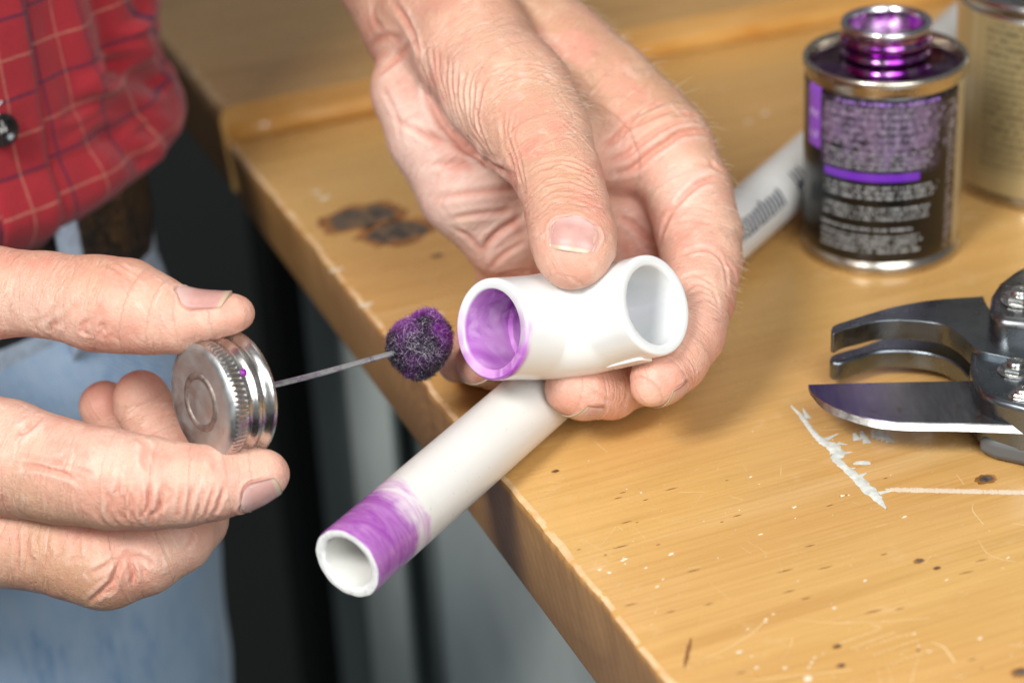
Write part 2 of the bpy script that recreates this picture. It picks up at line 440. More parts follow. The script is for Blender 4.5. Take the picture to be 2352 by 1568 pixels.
for i in range(220):
    x = rs.uniform(900, 2352); y = 620 + 948*rs.random()**.8
    if x < 1540 and y > (x-1190)*1.27 + 1096 - 20: continue
    r = .0001+.00028*rs.random()**3
    flake(mb, x, y, r, r*rs.uniform(.5, 1), rs.uniform(0, 3), 5, jag=.4, h=.0002, seed=i)
for (x, y) in [(730, 440), (745, 455), (1420, 700), (900, 330), (770, 620), (1010, 720), (840, 700), (1720, 280), (1755, 262)]:
    flake(mb, x, y, .0022, .0010, .5, 8, jag=.5, h=.0003)
tag(mb.build('sawdust_specks', M_dust, bench), kind='stuff')
# knots, nail holes and dark pores
t = NT('dark_knot'); c = t.ramp(t.noise(t.coord(), 150, 5, .75), [(.34, (.035, .030, .03)), (.50, (.11, .085, .065)), (.62, (.26, .15, .06)), (.74, (.42, .26, .10))]); t.set(c, .45)
M_knot = t.m
M_stain = simple('brown_knot_stain', (.30, .125, .030), .35, 0, 150, .45, 0, Coat_Weight=.3)
M_pore = simple('dark_pore', (.22, .095, .03), .5)
zk = lambda x, y: (344.5+.366*x, 172.3+.366*y)
def knot(X, Y, a, b_, rot, st=1.35, name='knot', jag=.16):
    mb = MB(); flake(mb, X, Y, a*st, b_*st, rot, 26, jag=jag, h=.00006)
    o = mb.build(name, M_stain, bench)
    mk = MB(); flake(mk, X+2, Y-1, a, b_, rot, 24, jag=jag, h=.0002); mk.build('knot_heart', M_knot, o)
for (x, y, a, b_) in [(1330, 895, .0125, .0078), (1555, 985, .0108, .0076)]:
    X, Y = zk(x, y); knot(X, Y, a, b_, .45)
X, Y = zk(1800, 1135); knot(X, Y, .0016, .0012, .45)
for (x, y, r) in [(2150, 152, .0022), (1800, 580, .0010), (1895, 618, .0007), (1372, 1027, .0008), (1392, 1127, .0008), (2335, 1165, .0018), (1797, 1047, .0004)]:
    X, Y = z8(x, y); knot(X, Y, r, r*.7, .4, 1.5, 'nail_hole' if r < .0015 else 'knot')
knot(1275, 1082, .0008, .0005, .3, 1.5, 'nail_hole')
mb = MB()
for (x, y, l) in [(505, 203, 50), (225, 250, 30), (250, 222, 25), (370, 260, 20), (795, 158, 12), (850, 343, 36), (770, 375, 15), (1405, 238, 34), (1335, 290, 28), (1628, 147, 18), (270, 377, 40), (325, 378, 12), (435, 495, 18), (20, 520, 18), (160, 548, 12), (240, 505, 60), (290, 808, 55), (1100, 632, 60), (1310, 615, 60), (1120, 740, 50), (1210, 775, 40), (1560, 845, 70), (1700, 830, 40), (2050, 640, 60), (2130, 575, 50), (1620, 545, 30), (700, 805, 40), (620, 630, 50), (2080, 1095, 40), (2130, 1142, 15), (870, 1165, 40), (500, 845, 40), (1230, 500, 40)]:
    X, Y = z8(x, y); q = Z(X, Y, 0); 
    stroke(mb, [(X-l*.3, Y+l*.075), (X, Y), (X+l*.3, Y-l*.075)], [.00003, .00022, .00003], seed=x, n=8, h=.00002)
X, Y = z8(590, 1060); stroke(mb, [z8(608, 985), z8(590, 1060), z8(572, 1140)], [.0002, .0006, .0001], jag=.6, n=30)
tag(mb.build('wood_pores', M_pore, bench), kind='stuff')

# ================================================================== PVC PIPE
A_ = Z(1060, 1066, .0103); B_ = Z(2300, -8, .0175)
pd = nrm(B_-A_)
best = min((abs(((CAM*0+q-CAM) @ RT)/((q-CAM) @ FW)*FP+1176-797), s) for s in np.linspace(-.3, .1, 4001) for q in [A_+pd*s])
N_ = A_ + pd*best[1]; PR = .00995
def uvs(o, fn):
    me = o.data; uv = me.uv_layers.new(name='UVMap'); mw = o.matrix_world
    co = np.empty(len(me.vertices)*3); me.vertices.foreach_get('co', co); co = co.reshape(-1, 3)
    for p in me.polygons:
        us = [fn(mw @ me.vertices[v].co) for v in p.vertices]
        m0 = max(u[0] for u in us)
        for li, u in zip(p.loop_indices, us):
            uv.data[li].uv = (u[0]+(1 if m0-u[0] > .5 else 0), u[1])
t = NT('pvc_pipe_with_primer')
uvn = t.n('ShaderNodeUVMap'); sp = t.sep(uvn.outputs[0])
ob = t.coord()
wv = t.noise(ob, 90, 3, .6); wv2 = t.noise(ob, 350, 4, .7)
lim = t.math('ADD', t.math('MULTIPLY', wv, .012), t.math('MULTIPLY', t.math('SINE', t.math('MULTIPLY', t.math('ADD', sp[0], .04), 6.283)), .0030))
edge1 = t.math('SUBTRACT', sp[1], lim)             # v (metres) minus wavy limit
full = t.ramp(t.math('MULTIPLY', t.math('SUBTRACT', edge1, .0110), 260), [(0, 1), (1, 0)])
wash = t.ramp(t.math('MULTIPLY', t.math('SUBTRACT', edge1, .0190), 500), [(0, 1), (1, 0)])
strk = t.noise(t.coord('UV', (2.2, 160, 1)), 1.0, 5, .7, 2.2)
wh = t.mix(t.ramp(t.noise(ob, 28, 5, .65), [(.5, 0), (.72, .55)]), (.70, .685, .645), (.52, .505, .46))
wh = t.mix(t.ramp(t.noise(ob, 600, 2, .6), [(.68, 0), (.76, .4)]), wh, (.35, .34, .33))
wc = t.mix(t.ramp(strk, [(.38, .95), (.6, .15)]), wh, (.50, .22, .50))
pc = t.mix(t.ramp(strk, [(.38, 0), (.66, .5)]), (.27, .045, .32), (.55, .27, .57))
pc = t.mix(t.ramp(t.voro(ob, 500), [(.06, .8), (.12, 0)]), pc, (.16, .02, .2))
wc = t.mix(t.math('MULTIPLY', wash, .85), wh, wc)
c = t.mix(t.math('MULTIPLY', full, .93), wc, pc)
# lip of the pipe is wiped nearly white
t.set(c, t.ramp(full, [(0, .38), (1, .22)]), Coat_Weight=.3, Coat_Roughness=.12, Subsurface_Weight=.08, Subsurface_Radius=(.004, .004, .004), Subsurface_Scale=.5)
M_pipe = t.m
t = NT('pipe_cut_face'); ob = t.coord()
c = t.mix(t.ramp(t.noise(ob, 500, 4, .7), [(.5, 0), (.66, .45)]), (.80, .80, .78), (.48, .46, .46))
t.set(c, .6); t.bump(t.noise(ob, 900, 3, .7), .5, .0004); M_cut = t.m
pipe = empty('plastic_pipe', tuple(N_), 'long white plastic pipe across the bench edge, its cut end smeared purple', 'pipe')
m = MB(); m.lathe([(PR-.0003, 0), (PR-.0001, .0003), (PR, .0008), (PR, .01), (PR, .02), (PR, .03), (PR, .05), (PR, .1), (PR, .2), (PR, .40), (PR, .55)], N_, pd, 96)
o = m.build('pipe_wall', M_pipe, pipe)
_ax = nrm(np.cross(pd, [1.0, 0, 0] if abs(pd[0]) < .9 else [0, 1.0, 0])); _av = np.cross(pd, _ax)
def puv(co):
    d = np.array(co)-N_; v = d @ pd; return (math.atan2(d @ _av, d @ _ax)/(2*math.pi) % 1, v)
uvs(o, puv)
m = MB(); m.lathe([(PR-.0003, 0), (PR-.0008, -.0001), (PR-.0018, -.00015), (PR-.0024, .0001), (PR-.0027, .0006)], N_, pd, 96, rfun=lambda a, r, z: .00012*math.sin(9*a+r*9000)*math.cos(4*a))
m.build('cut_face', M_cut, pipe)
m = MB(); m.lathe([(PR-.0027, .0006), (PR-.0028, .02), (PR-.0028, .55)], N_, pd, 72)
m.build('bore', simple('pvc_bore', (.72, .71, .67), .5, 0, 60, .06), pipe)
# printed characters along the pipe (blue grey ink)
M_ink = simple('blue_grey_ink', (.02, .035, .07), .5)
def on_pipe(s, ang, lift=.00006):
    return N_ + pd*s + (PR+lift)*(math.cos(ang)*_ax + math.sin(ang)*_av)
def pix(q):
    d = np.asarray(q)-CAM; return 1176 + FP*(d @ RT)/(d @ FW), 784 - FP*(d @ UP)/(d @ FW)
def find(px, py):
    """pipe coordinates of a picture point"""
    dd = nrm(FW + (px-1176)/FP*RT + (784-py)/FP*UP)
    c0 = CAM - N_; a = dd - pd*(dd @ pd); b = c0 - pd*(c0 @ pd)
    qa, qb, qc = a @ a, 2*(a @ b), b @ b - PR*PR
    disc = qb*qb-4*qa*qc
    s = (-qb - math.sqrt(max(disc, 0)))/(2*qa); q = CAM + dd*s; d = q - N_
    return d @ pd, math.atan2(d @ _av, d @ _ax)
def ink_patch(mb, s0, s1, a0, a1, n=4):
    b = len(mb.v)
    for i in range(n+1):
        a = a0+(a1-a0)*i/n
        mb.v += [tuple(on_pipe(s0, a)), tuple(on_pipe(s1, a))]
    for i in range(n): mb.f.append((b+2*i, b+2*i+1, b+2*i+3, b+2*i+2))
s_a, a_a = find(1722, 520); s_b, a_b = find(1812, 425)
am = (a_a+a_b)/2; mb = MB()
glyph = ['L', 'I', 'I', 'N', 'I', 'M', 'N', 'I', ' ', 'M', 'M']
s = s_a - .012; h = .36
while s < s_b - .006:
    ink_patch(mb, s, s+.0013, am-h*random.uniform(.6, 1), am+h); 
    if random.random() < .3: ink_patch(mb, s, s+.0026, am+h*.85, am+h)
    s += .0024 if random.random() < .85 else .0038
for k in range(3): ink_patch(mb, s_b+.004+k*.0028, s_b+.0052+k*.0028, am-h*1.1, am+h*1.15)
for k in range(2): ink_patch(mb, s_b+.005+k*.0028, s_b+.0078+k*.0028, am+h*.2, am+h*.7)
mb.build('printed_text', M_ink, pipe, False)

# ================================================================== ELBOW FITTING
LF = P(1128, 756, .583); RF = P(1505, 700, .583)
half = np.linalg.norm(RF-LF)/2; mid = (LF+RF)/2; rl = nrm(RF-LF)
away = nrm(FW - rl*(FW @ rl)); away = nrm(away - .10*UP); away = nrm(away - rl*(away @ rl))
EC = mid + away*half
da, db = nrm(LF-EC), nrm(RF-EC); LEG = np.linalg.norm(LF-EC)
upn = nrm(np.cross(db, da)); upn = upn if upn @ UP > 0 else -upn
bR = .0170                                # bend radius of the centre line
def epath():
    st = []                               # (centre, normal-in-plane u, label v)
    for f in np.linspace(0, 1, 14): st.append((LF + (EC + da*bR - LF)*f, None, 'a', f*(LEG-bR)))
    return st
def ering(c, tdir, r, n=96):
    side = nrm(np.cross(tdir, upn))
    return [c + r*(math.cos(2*math.pi*k/n)*side + math.sin(2*math.pi*k/n)*upn) for k in range(n)]
def frame_at(s):
    """centre and direction along the elbow centre line, s from the left face"""
    l1 = LEG-bR; la = bR*math.pi/2
    if s < l1: return LF - da*s, -da
    if s < l1+la:
        th = (s-l1)/bR; c0 = EC + da*bR + db*bR
        return c0 - db*bR*math.cos(th) - da*bR*math.sin(th), -da*math.cos(th) + db*math.sin(th)
    return EC + db*(s-l1-la+bR), db
LT = 2*(LEG-bR) + bR*math.pi/2; RO = .0138; RB = .01065; DB = .0158; RI = .0088
prof = []
oc = lambda s: RO + .0011*math.exp(-((s-LT/2)/.014)**2)
outer = [(0.0, RO-.0007), (0.0001, RO-.0004), (.0004, RO-.00012), (.0011, RO)] + [(s, oc(s)) for s in np.linspace(.0022, LT-.0022, 60)] + [(LT-.0011, RO), (LT-.0004, RO-.00012), (LT-.0001, RO-.0004), (LT, RO-.0007)]
rightin = [(LT, RB+.0006), (LT-.0002, RB+.0003), (LT-.0012, RB+.0001), (LT-.003, RB), (LT-.009, RB-.0001), (LT-.0150, RB-.0002), (LT-.0196, RB-.0004), (LT-.0200, RB-.0012), (LT-.0202, RI)]
inner = [(s, RI) for s in np.linspace(LT-.0205, DB+.002, 26)]
leftin = [(DB+.0002, RI), (DB+.0002, RB-.0008), (DB, RB-.0002), (.009, RB-.0001), (.003, RB), (.0012, RB+.0001), (.0002, RB+.0003), (0, RB+.0006)]
seq = outer + rightin + inner + leftin
m = MB(); n = 96; rr = []
for i_, (s, r) in enumerate(seq):
    c, d = frame_at(s)
    if len(outer) <= i_ < len(outer)+len(rightin): c, d = RF - db*(LT-s), db
    rr.append(ering(c, d, r, n))
rr.append(rr[0]); m.rings(rr, False, False)
t = NT('white_pvc_fitting'); ob = t.coord()
lv = t.attr('zone')
w1 = t.noise(ob, 130, 4, .65, 1.0); w2 = t.noise(ob, 45, 3, .6, .8)
white = (.75, .77, .765)
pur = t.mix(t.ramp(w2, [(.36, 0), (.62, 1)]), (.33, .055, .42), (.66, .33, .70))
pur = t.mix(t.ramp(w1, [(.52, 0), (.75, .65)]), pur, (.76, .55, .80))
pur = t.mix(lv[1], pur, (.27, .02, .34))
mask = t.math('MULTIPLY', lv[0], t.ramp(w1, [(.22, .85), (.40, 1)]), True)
c = t.mix(mask, white, pur)
t.set(c, t.ramp(lv[0], [(0, .20), (1, .14)]), Coat_Weight=.25, Coat_Roughness=.1, Subsurface_Weight=.12, Subsurface_Radius=(.004, .004, .004), Subsurface_Scale=.4)
t.bump(t.noise(ob, 120, 3), .05, .0004)
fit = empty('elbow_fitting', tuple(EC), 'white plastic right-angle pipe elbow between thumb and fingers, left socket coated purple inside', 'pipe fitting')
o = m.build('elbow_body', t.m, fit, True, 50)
ca = o.data.color_attributes.new('zone', 'FLOAT_COLOR', 'POINT'); co = np.array([v.co[:] for v in o.data.vertices])
cw = co + EC if False else np.array([(o.matrix_world @ v.co)[:] for v in o.data.vertices])
cols = np.zeros((len(cw), 4)); cols[:, 3] = 1
nn = n
for i, (s, r) in enumerate(seq + [seq[0]]):
    inside = (i >= len(outer)+len(rightin)+len(inner)-3 and i < len(seq))
    lip = i in (0, 1, 2, 3, 4, len(seq)) or (i >= len(seq)-2)
    for k in range(n):
        q = cw[i*n+k]; a = 2*math.pi*k/n
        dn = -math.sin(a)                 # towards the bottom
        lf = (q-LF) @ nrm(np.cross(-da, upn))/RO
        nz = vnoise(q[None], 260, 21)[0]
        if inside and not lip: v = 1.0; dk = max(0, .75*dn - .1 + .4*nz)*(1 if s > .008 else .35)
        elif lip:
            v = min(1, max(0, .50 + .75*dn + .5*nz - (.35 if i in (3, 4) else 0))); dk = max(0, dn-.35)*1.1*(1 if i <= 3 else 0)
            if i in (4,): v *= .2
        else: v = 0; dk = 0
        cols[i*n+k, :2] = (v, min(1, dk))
ca.data.foreach_set('color', cols.ravel())
M_pvcw = simple('white_pvc_plain', (.83, .845, .835), .28)
# moulded plate under the right leg and a small moulded mark on the front
m = MB(); s0 = LT*.62
for sgn, s1, s2, ang, wd, ht in [(1, LT-.0185, LT-.0045, -1.46, .0022, .0008)]:
    top, bot = [], []
    for s, a in [(s1, -wd), (s1+.0012, -wd*1.2), (s2-.0012, -wd*1.2), (s2, -wd), (s2, wd), (s2-.0012, wd*1.2), (s1+.0012, wd*1.2), (s1, wd)]:
        c, d = frame_at(s); side = -nrm(np.cross(d, upn)); side = side if side @ FW < 0 else -side
        an = ang + a/RO
        rad = math.cos(an)*side + math.sin(an)*upn
        top.append(c + rad*(RO+ht)); bot.append(c + rad*(RO-.001))
    m.slab(top, bot)
bevel(m.build('moulded_plate', M_pvcw, fit, True, 40), .0004)
m = MB(); c, d = frame_at(.0115); side = nrm(np.cross(d, upn)); side = side if side @ FW < 0 else -side
def fsurf(s, a):
    c, d = frame_at(s); sd = nrm(np.cross(d, upn)); sd = sd if sd @ FW < 0 else -sd
    return c + (RO+.00008)*(math.cos(a)*sd + math.sin(a)*upn)
for pts in ([(0, .05), (.001, .07), (.0013, .03), (.0004, 0), (0, -.04), (.0012, -.05)], [(.0016, -.02), (.0018, -.04)]):
    pp = [fsurf(.0112+a, b-.03) for a, b in pts]
    m.tube(spline(pp, 14), .00016, 6)
m.build('moulded_mark', M_pvcw, fit)

# ================================================================== APPLICATOR CAP
CT = .0 ; Dc = P(459, 924, .5665)
vdir = nrm(P(459, 924, 1)-CAM)
img = nrm(.971*RT + .237*UP)
axc = nrm(img*.79 + FW*.613)
CR = .0163
def metal(name, col, rough, nz=60, amp=.2, stain=None, **kw):
    t = NT(name); ob = t.coord()
    c = t.mix(t.ramp(t.noise(ob, nz, 5, .65), [(.35, 0), (.7, 1)]), col, tuple(x*(1-amp) for x in col))
    if stain: c = t.mix(t.ramp(t.noise(ob, stain[1], 4, .65), [(stain[2], 0), (stain[2]+.12, stain[3])]), c, stain[0])
    r = t.ramp(t.noise(ob, nz*3, 4, .6), [(.3, rough*.8), (.7, rough*1.4)])
    t.set(c, r, 1.0, **kw); t.bump(t.noise(ob, nz*8, 3, .6), .08, .0003)
    return t.m
M_cap = metal('tin_plate', (.64, .635, .61), .24, 90, .22, ((.42, .31, .30), 130, .58, .6))
M_captop = metal('dull_tin_plate', (.60, .64, .64), .45, 70, .25, ((.36, .32, .33), 160, .60, .5))
M_rust = metal('browned_solder_ring', (.42, .35, .31), .55, 500, .5)
appl = empty('applicator_cap', tuple(Dc), 'round metal screw cap with wire wand and fuzzy purple swab held in fingertips', 'applicator')
# top disc with spot weld ring
m = MB()
m.lathe([(.0001, .0002), (.0054, .0002), (.0060, .00025)], Dc, axc, 96)
m.lathe([(.0080, .00025), (.0088, .0002), (.0118, .0001), (.0136, .0000), (.0148, .0004), (.0154, .0010)], Dc, axc, 120)
m.build('cap_top', M_captop, appl)
m = MB(); m.lathe([(.0060, .00025), (.0063, -.0001), (.0070, -.0003), (.0077, -.0001), (.0080, .00025)], Dc, axc, 96); m.build('weld_ring', M_rust, appl)
m = MB(); NK = 66
def kn(a, r, z):
    return (-.00042*max(0, math.cos(a*NK))**1.5) if .0018 < z < .0046 else 0
m.lathe([(.0154, .0010), (.0156, .0016), (.0158, .0021), (.0158, .0026), (.0158, .0034), (.0158, .0042), (.0157, .0048)], Dc, axc, NK*8, rfun=kn)
m.build('knurled_band', M_cap, appl)
m = MB()
m.lathe([(.0157, .0048), (.0152, .0055), (.0148, .0062), (.0150, .0069), (.0157, .0076), (.0160, .0083), (.0156, .0091), (.0151, .0098), (.0152, .0105), (.0158, .0112), (.0163, .0118),
         (.0166, .0124), (.0166, .0130), (.0162, .0134), (.0157, .0132), (.0155, .0120), (.0148, .0095), (.0146, .002), (.0001, .0018)], Dc, axc, 144, rfun=lambda a, r, z: .00012*math.sin(5*a+1)*math.sin(z*900))
m.build('threaded_skirt', M_cap, appl)
t = NT('purple_drip'); t.set((.22, .02, .26), .2); M_drip = t.m
wr0 = Dc + axc*.0018
DAUB = P(962, 795, .607)
m = MB(); wp = spline([wr0, Dc + axc*.014, Dc + axc*.035, DAUB - nrm(DAUB-Dc)*.004], 20)
# aim the wand from the cap centre to the swab
def on_skirt(rr__, zz__, px__, py__):
    u = nrm(np.cross(axc, UP)); v = np.cross(axc, u); best = None
    for a_ in np.linspace(0, 2*math.pi, 720):
        n__ = math.cos(a_)*u+math.sin(a_)*v
        if n__ @ FW > 0: continue
        q_ = Dc+axc*zz__+n__*rr__; x_, y_ = 1176+FP*((q_-CAM) @ RT)/((q_-CAM) @ FW), 784-FP*((q_-CAM) @ UP)/((q_-CAM) @ FW)
        d_ = (x_-px__)**2+(y_-py__)**2
        if best is None or d_ < best[0]: best = (d_, q_, n__)
    return best[1], best[2]
q_, n__ = on_skirt(.0150, .0066, 558, 855)
md = MB(); md.lathe([(.0001, .0005), (.0006, .00045), (.0010, .0002), (.0011, -.0003)], q_, n__, 16); md.build('purple_drip', M_drip, appl)
t = NT('stained_wire'); ob = t.coord()
c = t.mix(t.ramp(t.noise(ob, 220, 4, .7), [(.50, 0), (.62, .8)]), (.50, .53, .54), (.30, .24, .34))
t.set(c, .30, .8); t.bump(t.noise(ob, 900, 3), .2, .0003)
m.tube(wp, .00084, 14); m.build('wire_wand', t.m, appl)
# fuzzy swab: an irregular wool roll with thousands of short curled fibres
def swab_core():
    R0 = .0086; ax_ = nrm(wp[-1]-wp[-6]); u = nrm(np.cross(ax_, FW)); v = np.cross(ax_, u)
    return ax_, u, v
sax, su, sv = swab_core()
bm = bmesh.new(); bmesh.ops.create_icosphere(bm, subdivisions=6, radius=1.0)
vv = np.array([q.co[:] for q in bm.verts]); 
Uc, Vc = RT*.97+UP*.25, UP*.97-RT*.25
def swab_r(d):
    """d unit dirs in (image right-along-wand, image up, depth)"""
    x, y, z = d[:, 0], d[:, 1], d[:, 2]
    ang = np.arctan2(y, x)
    T = [(-180, 9.3), (-146, 8.6), (-122, 9.4), (-105, 9.9), (-70, 8.6), (-43, 8.4), (-12, 9.6), (8, 10.2), (34, 10.6), (52, 11.6), (65, 11.4), (84, 9.6), (96, 8.6), (118, 8.7), (139, 9.2), (164, 9.4), (180, 9.3)]
    rt_ = np.interp(np.degrees(ang), [a for a, _ in T], [b for _, b in T])*.001
    k = np.clip(np.hypot(x, y), 0, 1)**.8
    r = rt_*k + .0082*(1-k)
    r *= .985 + .04*vnoise(d, 2.6, 31) + .05*vnoise(d, 6, 32) + .04*vnoise(d, 14, 33)
    return r
def swab_pt(d, r): return DAUB + (d[:, 0:1]*Uc + d[:, 1:2]*Vc + d[:, 2:3]*FW)*np.asarray(r).reshape(-1, 1)
vw = swab_pt(vv, swab_r(vv)*.93)
m = MB(); m.v = [tuple(p) for p in vw]; m.f = [tuple(q.index for q in f.verts) for f in bm.faces]; bm.free()
t = NT('soaked_wool'); ob = t.coord()
c = t.mix(t.ramp(t.noise(ob, 130, 3, .6), [(.45, 0), (.68, 1)]), (.012, .006, .022), (.09, .012, .13))
t.set(c, .6); t.bump(t.noise(ob, 1200, 4, .8), 1.0, .001)
core = m.build('wool_swab', t.m, appl)
rs2 = np.random.RandomState(5); NF = 17000
d = rs2.normal(size=(NF, 3)); d /= np.linalg.norm(d, axis=1)[:, None]
r0 = swab_r(d)*.92
base = swab_pt(d, r0); out = swab_pt(d, r0*0+1)-DAUB
tng = rs2.normal(size=(NF, 3)); tng -= out*np.sum(tng*out, 1)[:, None]; tng /= np.linalg.norm(tng, axis=1)[:, None]
tn2 = np.cross(out, tng)
L = rs2.uniform(.0007, .0017, NF)*(1+.6*(rs2.rand(NF) > .94))
lean = rs2.uniform(.8, 2.6, NF); bend = rs2.uniform(-2.4, 2.4, NF)
V, F = [], []; NSEG = 4; fr = rs2.uniform(.00004, .00007, NF)
cl = np.zeros((NF*(NSEG+1)*3, 4)); cl[:, 3] = 1
dn_ = vnoise(base, 150, 41)*.5+.5
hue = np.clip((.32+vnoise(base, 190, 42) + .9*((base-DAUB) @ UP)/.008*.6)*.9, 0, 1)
pts = []
for k in range(NSEG+1):
    f = k/NSEG
    pts.append(base + out*(L*f*(1-.25*lean*f))[:, None] + tng*(L*lean*.55*f*f)[:, None] + tn2*(L*bend*.35*f*f)[:, None])
pts = np.array(pts)
for k in range(NSEG+1):
    rad = fr*(1-.45*k/NSEG)
    for j in range(3):
        a = 2*math.pi*j/3
        V.append(pts[k] + (tng*math.cos(a) + tn2*math.sin(a))*rad[:, None])
V = np.array(V).transpose(1, 0, 2).reshape(-1, 3)     # per fibre: (NSEG+1)*3
st = (NSEG+1)*3; b = np.arange(NF)*st
for k in range(NSEG):
    for j in range(3):
        j2 = (j+1) % 3
        F.append(np.stack([b+k*3+j, b+k*3+j2, b+(k+1)*3+j2, b+(k+1)*3+j], 1))
F = np.concatenate(F)
me = bpy.data.meshes.new('fibres'); me.from_pydata(V.tolist(), [], F.tolist()); me.update()
o = bpy.data.objects.new('wool_fibres', me); scn.collection.objects.link(o)
pale = (rs2.rand(NF) > .88)*1.0
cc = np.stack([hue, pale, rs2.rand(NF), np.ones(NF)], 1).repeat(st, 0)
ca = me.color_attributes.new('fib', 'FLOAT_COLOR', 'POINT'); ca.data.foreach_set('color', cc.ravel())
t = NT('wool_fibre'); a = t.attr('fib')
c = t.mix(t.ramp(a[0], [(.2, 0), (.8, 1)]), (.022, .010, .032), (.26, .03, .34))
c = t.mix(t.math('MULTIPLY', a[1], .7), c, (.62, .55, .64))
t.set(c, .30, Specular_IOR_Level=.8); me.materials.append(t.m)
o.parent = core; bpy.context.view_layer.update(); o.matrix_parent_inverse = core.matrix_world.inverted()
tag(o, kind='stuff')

# ================================================================== PRIMER CAN
cb = Z(2020, 556, 0); cb[2] = 0; RC = .0268
can = empty('primer_can', tuple(cb), 'open purple-stained metal can with a black label of small print and a screw neck', 'can')
M_tin = metal('can_tin', (.62, .57, .48), .22, 50, .2)
M_tinp = metal('purple_stained_tin', (.52, .34, .54), .15, 60, .3, ((.24, .02, .30), 90, .42, .95))
def band(u, lo, hi, s=.01):
    return None
t = NT('printed_label'); uvn = t.n('ShaderNodeUVMap'); sp = t.sep(uvn.outputs[0])
# uv: x = arc length in mm (0 = towards the camera), y = height in mm
def stepn(v, a, soft=.3):            # 1 above a
    return t.math('MULTIPLY', t.math('SUBTRACT', v, a-soft/2), 1.0/soft, True)
def win(v, lo, hi, soft=.3): return t.math('MULTIPLY', stepn(v, lo, soft), t.math('SUBTRACT', 1.0, stepn(v, hi, soft)), True)
c = None
lines = t.noise(t.coord('UV', (1.9, .01, 1)), 1.0, 2, .5)
def text_block(y0, y1, x0, x1, pitch, col, amt, base, seed):
    """rows of unreadably small print"""
    row = t.math('FRACT', t.math('DIVIDE', t.math('SUBTRACT', sp[1], y0), pitch))
    rowm = win(row, .26, .80, .15)
    mp = t.n('ShaderNodeCombineXYZ'); t.l(t.math('MULTIPLY', sp[0], 1.7), mp.inputs[0]); mp.inputs[2].default_value = seed*3.1
    t.l(t.math('ADD', t.math('MULTIPLY', t.math('FLOOR', t.math('DIVIDE', t.math('SUBTRACT', sp[1], y0), pitch)), 5.7), t.math('MULTIPLY', sp[1], .5)), mp.inputs[1])
    nz = t.ramp(t.noise(mp.outputs[0], 1.0, 1, .4), [(.45, .05), (.52, 1)])
    rag = t.math('ADD', x1, t.math('MULTIPLY', t.math('SUBTRACT', t.noise(mp.outputs[0], .35, 0), .5), 9))
    xm = t.math('MULTIPLY', stepn(sp[0], x0), t.math('SUBTRACT', 1.0, t.math('MULTIPLY', t.math('SUBTRACT', sp[0], rag), 3, True)), True)
    m_ = t.math('MULTIPLY', t.math('MULTIPLY', win(sp[1], y0, y1), rowm), t.math('MULTIPLY', xm, nz))
    return t.mix(t.math('MULTIPLY', m_, amt), base, col)
wh_ = (.50, .52, .53)
c = text_block(8, 15, -22, 13, 1.75, wh_, .62, (.003, .004, .004), 1)
c = text_block(16, 17.8, -22, 11, 1.7, wh_, .7, c, 2)
c = text_block(20, 25.5, -21, 17, 1.75, wh_, .64, c, 3)
c = text_block(27.5, 33, -21, 18, 1.8, wh_, .64, c, 4)
c = text_block(38, 44.5, -21, 17, 1.7, wh_, .6, c, 5)
c = text_block(45.5, 60.0, -21.5, 15, 2.6, (.40, .33, .46), .45, c, 6)
c = text_block(60.5, 62.5, -16, 18, 2.0, (.32, .16, .60), .9, c, 7)
c = text_block(6, 60, 24.5, 29, 1.5, (.40, .36, .38), .7, c, 8)
pm = t.math('MULTIPLY', win(sp[1], 34.3, 37.2), win(sp[0], -21, 13))
c = t.mix(pm, c, (.14, .025, .42))
sm = t.ramp(t.noise(t.coord('UV', (.12, .10, 1), (0, 0, .5)), 1.0, 5, .75, 1.2), [(.40, 0), (.60, .9)])
sm = t.math('MULTIPLY', sm, t.math('MULTIPLY', win(sp[1], 39, 61, 6), win(sp[0], -22, 19, 6)))
c = t.mix(sm, c, (.17, .115, .21))
smp = t.ramp(t.noise(t.coord('UV', (.5, .3, 1)), 1.0, 4, .7), [(.5, 0), (.65, .5)])
c = t.mix(t.math('MULTIPLY', smp, win(sp[1], 44, 62, 4)), c, (.38, .30, .42))
left = win(sp[0], -31.0, -23.4, .2)
ul = t.math('MULTIPLY', left, stepn(sp[1], 42))
c = t.mix(ul, c, (.26, .075, .55))
c = text_block(44, 49, -30, -25, 4.5, (.55, .42, .75), .9, c, 9)
c = text_block(51, 57, -30, -25, 5, (.60, .50, .80), .8, c, 10)
seam = stepn(sp[0], 30.0)
c = t.mix(seam, c, (.36, .28, .15))
t.set(c, .24, Specular_IOR_Level=.5, Coat_Weight=.15, Coat_Roughness=.15)
M_label = t.m
m = MB(); m.lathe([(RC-.0005, .0045), (RC, .0052), (RC, .010)] + [(RC, z) for z in np.linspace(.015, .060, 8)] + [(RC, .0628), (RC-.0004, .0636)], cb, (0, 0, 1), 128)
o = m.build('can_label', M_label, can)
camdir = math.atan2((CAM-cb)[1], (CAM-cb)[0])
def cuv(co):
    d = np.array(co)-cb; a = (math.atan2(d[1], d[0]) - camdir)
    a = (a + math.pi) % (2*math.pi) - math.pi
    return a, d[2]
me = o.data; uv = me.uv_layers.new(name='UVMap'); mw = o.matrix_world
for p_ in me.polygons:
    q = [cuv(mw @ me.vertices[v].co) for v in p_.vertices]; am_ = max(x[0] for x in q)
    for li, (a, z) in zip(p_.loop_indices, q):
        if am_-a > math.pi: a += 2*math.pi
        uv.data[li].uv = (a*RC*1000, z*1000)
m = MB(); m.lathe([(.0001, .001), (RC-.003, .001), (RC-.001, .0000), (RC+.0004, .0002), (RC+.0006, .0012), (RC+.0006, .0026), (RC+.0001, .0034), (RC-.0005, .0046)], cb, (0, 0, 1), 128)
